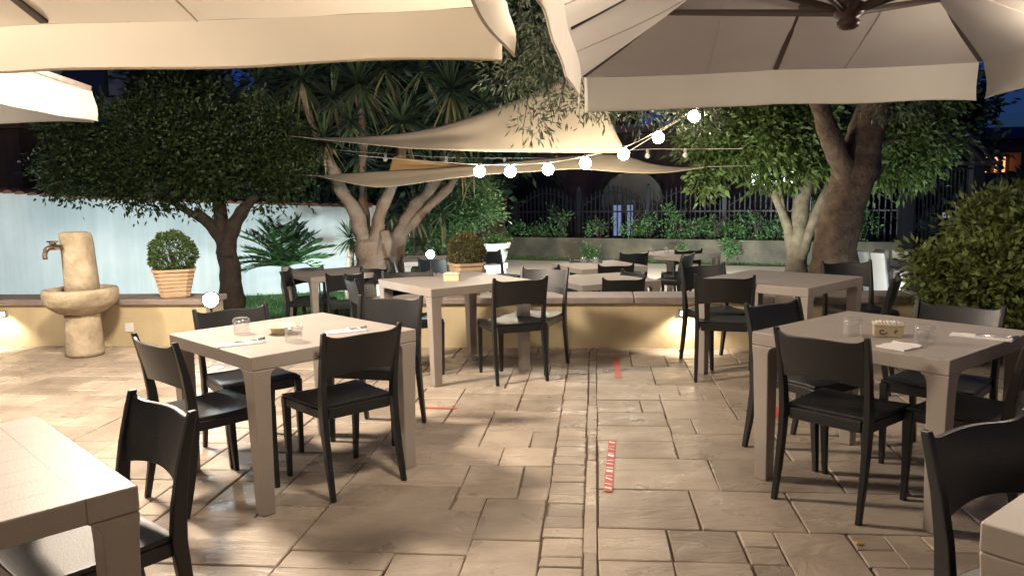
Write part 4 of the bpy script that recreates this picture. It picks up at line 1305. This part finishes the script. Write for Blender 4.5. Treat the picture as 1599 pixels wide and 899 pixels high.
# yuccas
def rosette(P, F, c, r_, n, droop=.0, tilt=None):
    for k in range(n):
        v = rng.normal(size=3); v /= np.linalg.norm(v); v[2] = v[2]*.8+.25-droop
        if tilt is not None: v += np.array(tilt)
        v /= np.linalg.norm(v)
        L_ = r_*(.75+.4*rng.random()); w_ = .013+.01*rng.random()
        sd = np.cross(v, [0, 0, 1.0]); sd /= np.linalg.norm(sd)+1e-9
        base = len(P)
        for i, (f, ww) in enumerate(((0.03, .6), (.35, 1), (.7, .7), (1, 0))):
            q = np.array(c)+v*L_*f+np.array([0, 0, -1])*(.16+droop*.6)*L_*f*f
            if ww > 0: P.append(q+sd*w_*ww); P.append(q-sd*w_*ww)
            else: P.append(q)
        F += [(base, base+1, base+3, base+2), (base+2, base+3, base+5, base+4), (base+4, base+5, base+6)]
def yucca(base_px, Y, stems, rosettes, label, lean=0):
    o = at(base_px[0], base_px[1], Y); t = empty('yucca_tree', (o.x, o.y, LOW)); tag(t, label, 'tree', 'yuccas in the garden'); off = Vector((o.x, o.y, LOW))
    b = MB()
    for pts, rad in stems:
        limb(b, [at(x, y, yy)-off for x, y, yy in pts], rad, 14, 7, .04, .5)
    b.build('trunk', M['yuccabark'], t, smooth=True)
    P, F = [], []; P2, F2 = [], []
    for x, y, yy, r_, n in rosettes:
        c = at(x, y, yy)-off
        rosette(P, F, tuple(c), r_, n)
        rosette(P2, F2, tuple(c-Vector((0, 0, .08))), r_*.8, n//9, droop=.7)
    for nm, PP, FF, mm in (('leaves', P, F, 'yucca'), ('dry_leaves', P2, F2, 'yuccadry')):
        me = bpy.data.meshes.new(nm); me.from_pydata([tuple(v) for v in PP], [], FF); me.materials.append(M[mm])
        ob = bpy.data.objects.new(nm, me); col.objects.link(ob); ob.parent = t
yucca((580, 500), 10.9, [
    ([(582, 520, 10.9), (578, 450, 10.9), (580, 410, 10.9), (578, 375, 10.9)], [.27, .25, .24, .19]),
    ([(572, 385, 10.9), (556, 340, 10.85), (536, 300, 10.8), (518, 262, 10.75), (505, 225, 10.7)], [.15, .11, .095, .085, .07]),
    ([(580, 385, 10.9), (568, 330, 11.1), (567, 270, 11.2), (567, 210, 11.2), (560, 150, 11.3)], [.10, .065, .06, .055, .05]),
    ([(586, 390, 10.9), (592, 340, 10.8), (608, 300, 10.7), (622, 270, 10.7), (628, 215, 10.7)], [.14, .085, .08, .08, .06]),
    ([(596, 400, 10.85), (602, 380, 10.8), (600, 360, 10.8)], [.12, .10, .07]),
    ([(518, 262, 10.75), (490, 200, 10.9), (470, 140, 11)], [.06, .05, .045])],
    [(505, 215, 10.7, .50, 70), (470, 120, 11, .75, 100), (560, 130, 11.3, .82, 130), (548, 190, 11.0, .5, 70), (628, 190, 10.7, .72, 120), (600, 105, 11.3, .6, 70), (520, 150, 11.4, .55, 60), (400, 130, 11.6, .62, 70), (437, 185, 11.3, .5, 50), (560, 245, 11.3, .42, 50)],
    'thick-trunked yucca with rust-brown bark, its stems fanning out over the lawn')
yucca((622, 480), 11.6, [
    ([(612, 500, 11.6), (612, 430, 11.6), (622, 370, 11.5), (640, 335, 11.4), (668, 300, 11.3), (690, 262, 11.2)], [.17, .15, .13, .11, .10, .09]),
    ([(622, 375, 11.5), (655, 335, 11.3), (695, 300, 11.1), (712, 275, 11), (722, 235, 11)], [.07, .065, .06, .055, .05]),
    ([(690, 262, 11.2), (700, 210, 11.3), (704, 160, 11.3)], [.06, .055, .05])],
    [(704, 140, 11.3, .82, 130), (722, 225, 11, .65, 110), (740, 265, 10.9, .42, 60), (672, 255, 11.5, .5, 60), (755, 160, 11.6, .6, 60), (660, 110, 11.8, .65, 60)],
    'pale-stemmed yucca leaning right behind the thick-trunked one')
yucca((655, 480), 12.2, [([(650, 470, 12.2), (652, 420, 12.2), (650, 345, 12.2)], [.07, .06, .05])], [(648, 330, 12.2, .5, 80), (612, 335, 12.4, .42, 50), (660, 385, 12.0, .4, 60), (690, 330, 12.3, .4, 50)], 'low yucca with pale green leaves under the leaning stems')
yucca((545, 470), 12.2, [([(546, 470, 12.2), (546, 430, 12.2), (548, 385, 12.2)], [.07, .06, .05])], [(548, 372, 12.2, .40, 70), (560, 410, 12.1, .3, 40)], 'small yucca against the right end of the white wall')

# olive, the thick trunk on the right
OY = 9.3
o = at(1303, 440, OY); t = empty('olive_tree', (o.x, o.y, LOW)); off = Vector((o.x, o.y, LOW)); tag(t, 'big old olive tree with a thick twisting trunk, its silvery sprays hanging beside the parasols', 'tree')
b = MB()
A_ = lambda pts: [at(x, y, yy)-off for x, y, yy in pts]
q = spline(A_([(1300, 470, OY), (1303, 425, OY), (1305, 375, OY), (1318, 320, OY), (1336, 268, OY), (1350, 218, OY), (1366, 168, OY), (1385, 110, OY), (1420, 30, OY+.2)]), 9)
b.tube(q, lerps([.36, .285, .235, .235, .25, .215, .19, .16, .10], len(q)), 28, .045, .16)
limb(b, A_([(1330, 290, OY-.05), (1308, 240, OY-.15), (1290, 195, OY-.3), (1272, 150, OY-.4), (1230, 90, OY-.6), (1130, 20, OY-1.0), (1000, -10, OY-1.3), (880, -30, OY-1.4)]), [.14, .13, .11, .10, .09, .07, .05, .035], 14)
limb(b, A_([(1366, 168, OY), (1420, 120, OY-.3), (1500, 60, OY-.5), (1600, 30, OY-.6)]), [.12, .10, .07, .04], 10)
b.build('trunk', M['bark'], t, smooth=True)
s1 = pxblobs([(830, 40, 7.6, 45, 55), (855, 100, 7.7, 45, 50), (800, 120, 7.8, 45, 42), (880, 150, 7.7, 45, 25), (930, 165, 8.0, 55, 20), (1000, 168, 8.2, 50, 18), (1085, 180, 8.4, 55, 22), (1100, 200, 8.5, 25, 18),
              (1400, 165, 8.6, 45, 18), (1150, 60, 8.4, 140, 60), (1350, 40, 8.8, 170, 60), (1000, 40, 8, 140, 60), (830, 190, 7.8, 30, 22)])
pos, d = blob_leaves(s1, 520, 22, .085)
d[:, 2] -= .5
cards('crown', pos-np.array(off), d, .085, .019, M['olive'], t, fold=.1)
# hanging twigs
for x, y, Y in ((820, 20, 7.6), (860, 60, 7.7), (800, 90, 7.8), (890, 120, 7.7), (940, 120, 8), (1000, 120, 8.2), (1085, 130, 8.4), (1105, 150, 8.5), (840, 130, 7.8)):
    for k in range(3):
        x2, y2 = x+random.uniform(-40, 40), y+random.uniform(40, 75)
        b = MB(); b.tube(spline([at(x, y-60, Y)-off, at(x+(x2-x)*.5, y, Y)-off, at(x2, y2, Y)-off], 4), lerps([.010, .003], 9), 5)
        b.build('twig', M['darkbark'], t)

# green tree with slender pale stems
GY = 11.0
o = at(1245, 440, GY); t = empty('green_tree', (o.x, o.y, LOW)); off = Vector((o.x, o.y, LOW)); tag(t, 'bright green leafy tree with several slender pale stems, left of the thick olive trunk', 'tree')
b = MB()
limb(b, A_([(1240, 470, GY), (1243, 420, GY), (1246, 370, GY), (1252, 320, GY), (1262, 270, GY), (1268, 215, GY)]), [.19, .16, .13, .11, .09, .05], 14)
limb(b, A_([(1238, 410, GY), (1232, 360, GY), (1216, 320, GY), (1200, 285, GY), (1180, 250, GY)]), [.09, .075, .06, .045, .03], 10)
limb(b, A_([(1236, 400, GY), (1225, 340, GY), (1218, 300, GY), (1214, 250, GY)]), [.06, .045, .04, .03], 8)
limb(b, A_([(1250, 405, GY-.1), (1268, 350, GY-.1), (1285, 310, GY-.1), (1300, 270, GY)]), [.08, .07, .06, .04], 10)
limb(b, A_([(1262, 300, GY), (1290, 250, GY), (1400, 220, GY+.3), (1470, 215, GY+.4)]), [.06, .05, .04, .03], 8)
b.build('trunk', M['palebark'], t, smooth=True)
pos, d = blob_leaves(pxblobs([(1120, 200, 10.8, 60, 35), (1180, 215, 10.7, 70, 55), (1250, 200, 10.9, 60, 60), (1230, 262, 10.9, 60, 30), (1140, 245, 10.8, 35, 18), (1095, 285, 10.7, 25, 22), (1120, 240, 10.7, 45, 25), (1290, 215, 11.4, 60, 50),
                              (1180, 150, 11, 130, 50), (1300, 290, 11.5, 30, 25), (1410, 215, 11.4, 60, 45), (1450, 235, 11.6, 45, 28), (1385, 270, 11.5, 35, 22), (1430, 265, 11.5, 40, 18), (1420, 170, 11.5, 80, 30)]), 640, 30, .10)
cards('crown', pos-np.array(off), d, .095, .05, M['lime'], t, droop=.3)

# bush on the right
o = at(1530, 480, 6.2); t = empty('leafy_bush', (o.x, o.y, LOW)); off = Vector((o.x, o.y, LOW)); tag(t, 'large leafy green bush spilling over the low wall at the right', 'bush')
b = MB()
for k in range(16):
    a = random.uniform(-1, 1); b_ = random.uniform(-.7, .7)
    b.tube(spline([(a*.15, b_*.15, .0), (a*.3, b_*.2, .5), (a*.5, b_*.3, .9+.2*random.random())], 4), lerps([.02, .006], 9), 6)
b.build('stems', M['bark'], t)
pos, d = blob_leaves(pxblobs([(1545, 385, 6.3, 60, 55), (1590, 350, 6.4, 60, 50), (1510, 350, 6.4, 20, 32), (1560, 440, 6.0, 70, 55), (1475, 415, 6.2, 50, 22), (1500, 450, 6.1, 55, 30), (1620, 420, 6, 60, 90), (1450, 430, 6.2, 32, 12), (1575, 490, 5.95, 60, 30), (1485, 475, 6.1, 50, 18), (1600, 480, 5.9, 50, 50), (1590, 325, 6.4, 25, 18), (1440, 400, 6.2, 14, 8), (1530, 320, 6.4, 12, 14), (1560, 318, 6.3, 10, 14), (1500, 335, 6.3, 10, 14), (1462, 395, 6.2, 14, 10), (1598, 312, 6.3, 12, 12)]), 430, 26, .06)
cards('foliage', pos-np.array(off), d, .07, .036, M['bush'], t)
# shrubs on the planter
def shrub(px, py, Y, w_, h_, n, label, mm='shrub'):
    p = at(px, py, Y); z0 = LOW+.44
    t = empty('planter_shrub', (p.x, p.y, z0)); tag(t, label, 'shrub', 'shrubs growing in the planter')
    b = MB()
    for k in range(7): b.tube(spline([(0, 0, 0), (random.uniform(-.3, .3)*w_, random.uniform(-.2, .2), h_*.5), (random.uniform(-.8, .8)*w_, random.uniform(-.3, .3), h_*random.uniform(.7, 1.05))], 3), lerps([.014, .004], 7), 5)
    b.build('stems', M['darkbark'], t)
    bl = [(random.uniform(-.6, .6)*w_, random.uniform(-.3, .3), h_*random.uniform(.05, .85), w_*.38, .3, h_*.2) for _ in range(6)]+[(0, -.1, h_*.1, w_*.45, .3, h_*.2)]
    pos, d = blob_leaves(bl, n, 22, .06)
    cards('foliage', pos, d, .085, .035, M[mm], t)
def pl_y(px):        # depth of a point above the planter soil at this column
    for yy in np.arange(14, 23, .1):
        p = at(px, 360, yy)
        tt = (Vector((p.x, p.y))-FA); q = tt.dot(fn)
        if q < -.45: return yy
    return 18
for i, (px, w_, h_, lab) in enumerate([(800, .45, .5, 'dark shrub at the far left of the planter, right of the urn'), (838, .5, .5, 'low dark shrub in the planter, second from the urn'), (878, .42, .95, 'tall thin shrub below the arch of the long house'), (935, .5, .75, 'dark shrub left of the lit doorway bars'), (990, .45, 1.0, 'tall green shrub right of the lit doorway bars'), (1012, .45, .7, 'rounded shrub between two taller ones at the planter middle'),
                                  (1055, .42, 1.0, 'bright green shrub with an upright tip at the planter middle'), (1085, .4, .6, 'low shrub just right of the planter middle'), (1118, .45, .85, 'light green shrub below the arched fence top'), (1150, .42, .75, 'grey-green shrub below the arched fence top'), (1185, .42, .95, 'bright green shrub left of the pale tree stems'), (1215, .35, .6, 'shrub directly behind the pale tree stems'), (1268, .35, .7, 'shrub between the pale stems and the thick olive trunk'), (1345, .42, .75, 'pale bushy shrub at the planter end, right of the thick olive trunk')]):
    shrub(px, 360, pl_y(px), w_, h_*.86, 24, lab)
# trailing shrubs in front of the planter
def front_shrub(px, w_, h_, lab):
    Y = pl_y(px)-1.1; p = at(px, 390, Y)
    t = empty('trailing_shrub', (p.x, p.y, LOW)); tag(t, lab, 'shrub', 'shrubs in front of the planter')
    bl = [(random.uniform(-.5, .5)*w_, 0, h_*random.uniform(.2, .8), w_*.5, .16, h_*.25) for _ in range(5)]
    pos, d = blob_leaves(bl, 26, 20, .05); cards('foliage', pos, d, .075, .03, M['shrub'], t)
    b = MB(); b.tube([(0, 0, 0), (0, .03, h_*.9)], .012, 5); b.build('stem', M['darkbark'], t)
front_shrub(1135, .35, .6, 'shrub hanging over the front of the planter, centre right')
front_shrub(1062, .3, .5, 'small shrub hanging over the planter face, centre')
front_shrub(925, .3, .4, 'dim low shrub at the foot of the planter, left')
# shrub mass by the urn
def garden_shrub(px, py, Y, blobs, n, label, mm, leaf=.08):
    o = at(px, py, Y); t = empty('garden_shrub', (o.x, o.y, LOW)); off = Vector((o.x, o.y, LOW)); tag(t, label, 'shrub')
    b = MB()
    for k in range(6): b.tube(spline([(0, 0, 0), (random.uniform(-.3, .3), 0, .6), (random.uniform(-.7, .7), .1, 1.2)], 3), lerps([.02, .006], 7), 5)
    b.build('stems', M['darkbark'], t)
    pos, d = blob_leaves(pxblobs(blobs), n, 30, .08); cards('foliage', pos-np.array(off), d, leaf, leaf*.5, M[mm], t)
garden_shrub(700, 400, 13.2, [(690, 350, 13.2, 55, 35), (735, 330, 13.2, 45, 25), (660, 370, 13.1, 30, 25), (745, 300, 13.5, 30, 20)], 190, 'glossy green shrub behind the box ball, between yuccas and urn', 'shrub')
# dark evergreen trees closing the garden at the back
def dark_tree(px, Y, blobs, label, n=150, leaf=.3):
    o = at(px, 300, Y); t = empty('dark_tree', (o.x, o.y, LOW)); off = Vector((o.x, o.y, LOW)); tag(t, label, 'tree', 'dark trees behind the garden')
    b = MB(); cz = at(px, blobs[0][1], Y).z-LOW
    limb(b, [(0, 0, 0), (.1, 0, cz*.5), (0, 0, cz)], [.3, .24, .1], 10); b.build('trunk', M['darkbark'], t)
    pos, d = blob_leaves(pxblobs([(x, y, Y, rx, ry) for x, y, rx, ry in blobs]), n, 40, .35)
    cards('crown', pos-np.array(off), d, leaf, leaf*.5, M['darkleaf'], t)
dark_tree(285, 20, [(290, 150, 38, 40), (270, 120, 36, 25), (320, 190, 40, 25)], 'dark round tree between the pale house and the patch of blue sky', 130)
dark_tree(450, 21, [(480, 140, 50, 70), (432, 112, 24, 26), (480, 230, 80, 70), (430, 200, 40, 40)], 'dark tree behind the left yucca heads', 260)
dark_tree(600, 22, [(600, 120, 95, 90), (560, 60, 90, 60), (640, 200, 60, 50), (540, 280, 60, 50)], 'dark tree behind the middle yucca heads', 300)
dark_tree(740, 21.5, [(740, 110, 95, 90), (700, 200, 60, 50), (800, 60, 90, 60), (720, 290, 60, 50), (780, 200, 50, 60)], 'dark tree behind the right yucca heads', 300)
dark_tree(880, 31, [(900, 150, 80, 60), (850, 90, 90, 60), (870, 230, 80, 40)], 'dark tree above the long house', 170, .4)
dark_tree(1200, 30, [(1150, 150, 110, 70), (1250, 200, 110, 80), (1330, 150, 90, 90), (1180, 250, 100, 50)], 'dark tree far behind the green tree', 260, .4)
dark_tree(1440, 24, [(1440, 140, 75, 45), (1400, 200, 70, 60), (1480, 175, 40, 25), (1530, 158, 30, 7), (1450, 240, 60, 50), (1430, 300, 60, 60)], 'dark tree over the gate, its lowest branch against the blue sky', 300)
dark_tree(50, 19, [(60, 240, 90, 60), (-20, 200, 90, 70)], 'dark tree behind the brown shed', 120)
dark_tree(1640, 17, [(1660, 350, 60, 50), (1600, 390, 90, 50), (1500, 390, 60, 40)], 'dark hedge-like tree behind the leafy bush at far right', 180)

# a yellow leaf fallen on the paving
p = onz(1332, 850, 0)
b = MB(); b.add([(0, 0, .008), (.02, .012, .012), (.045, .004, .006), (.03, -.014, .007), (.012, -.012, .012)], [(0, 1, 4), (1, 2, 3, 4)])
o = b.build('fallen_leaf', mat('yellow_leaf', (.6, .36, .05), .6)); o.location = (p.x, p.y, .0); tag(o, 'small yellow fallen leaf on the paving at the front right', 'leaf')
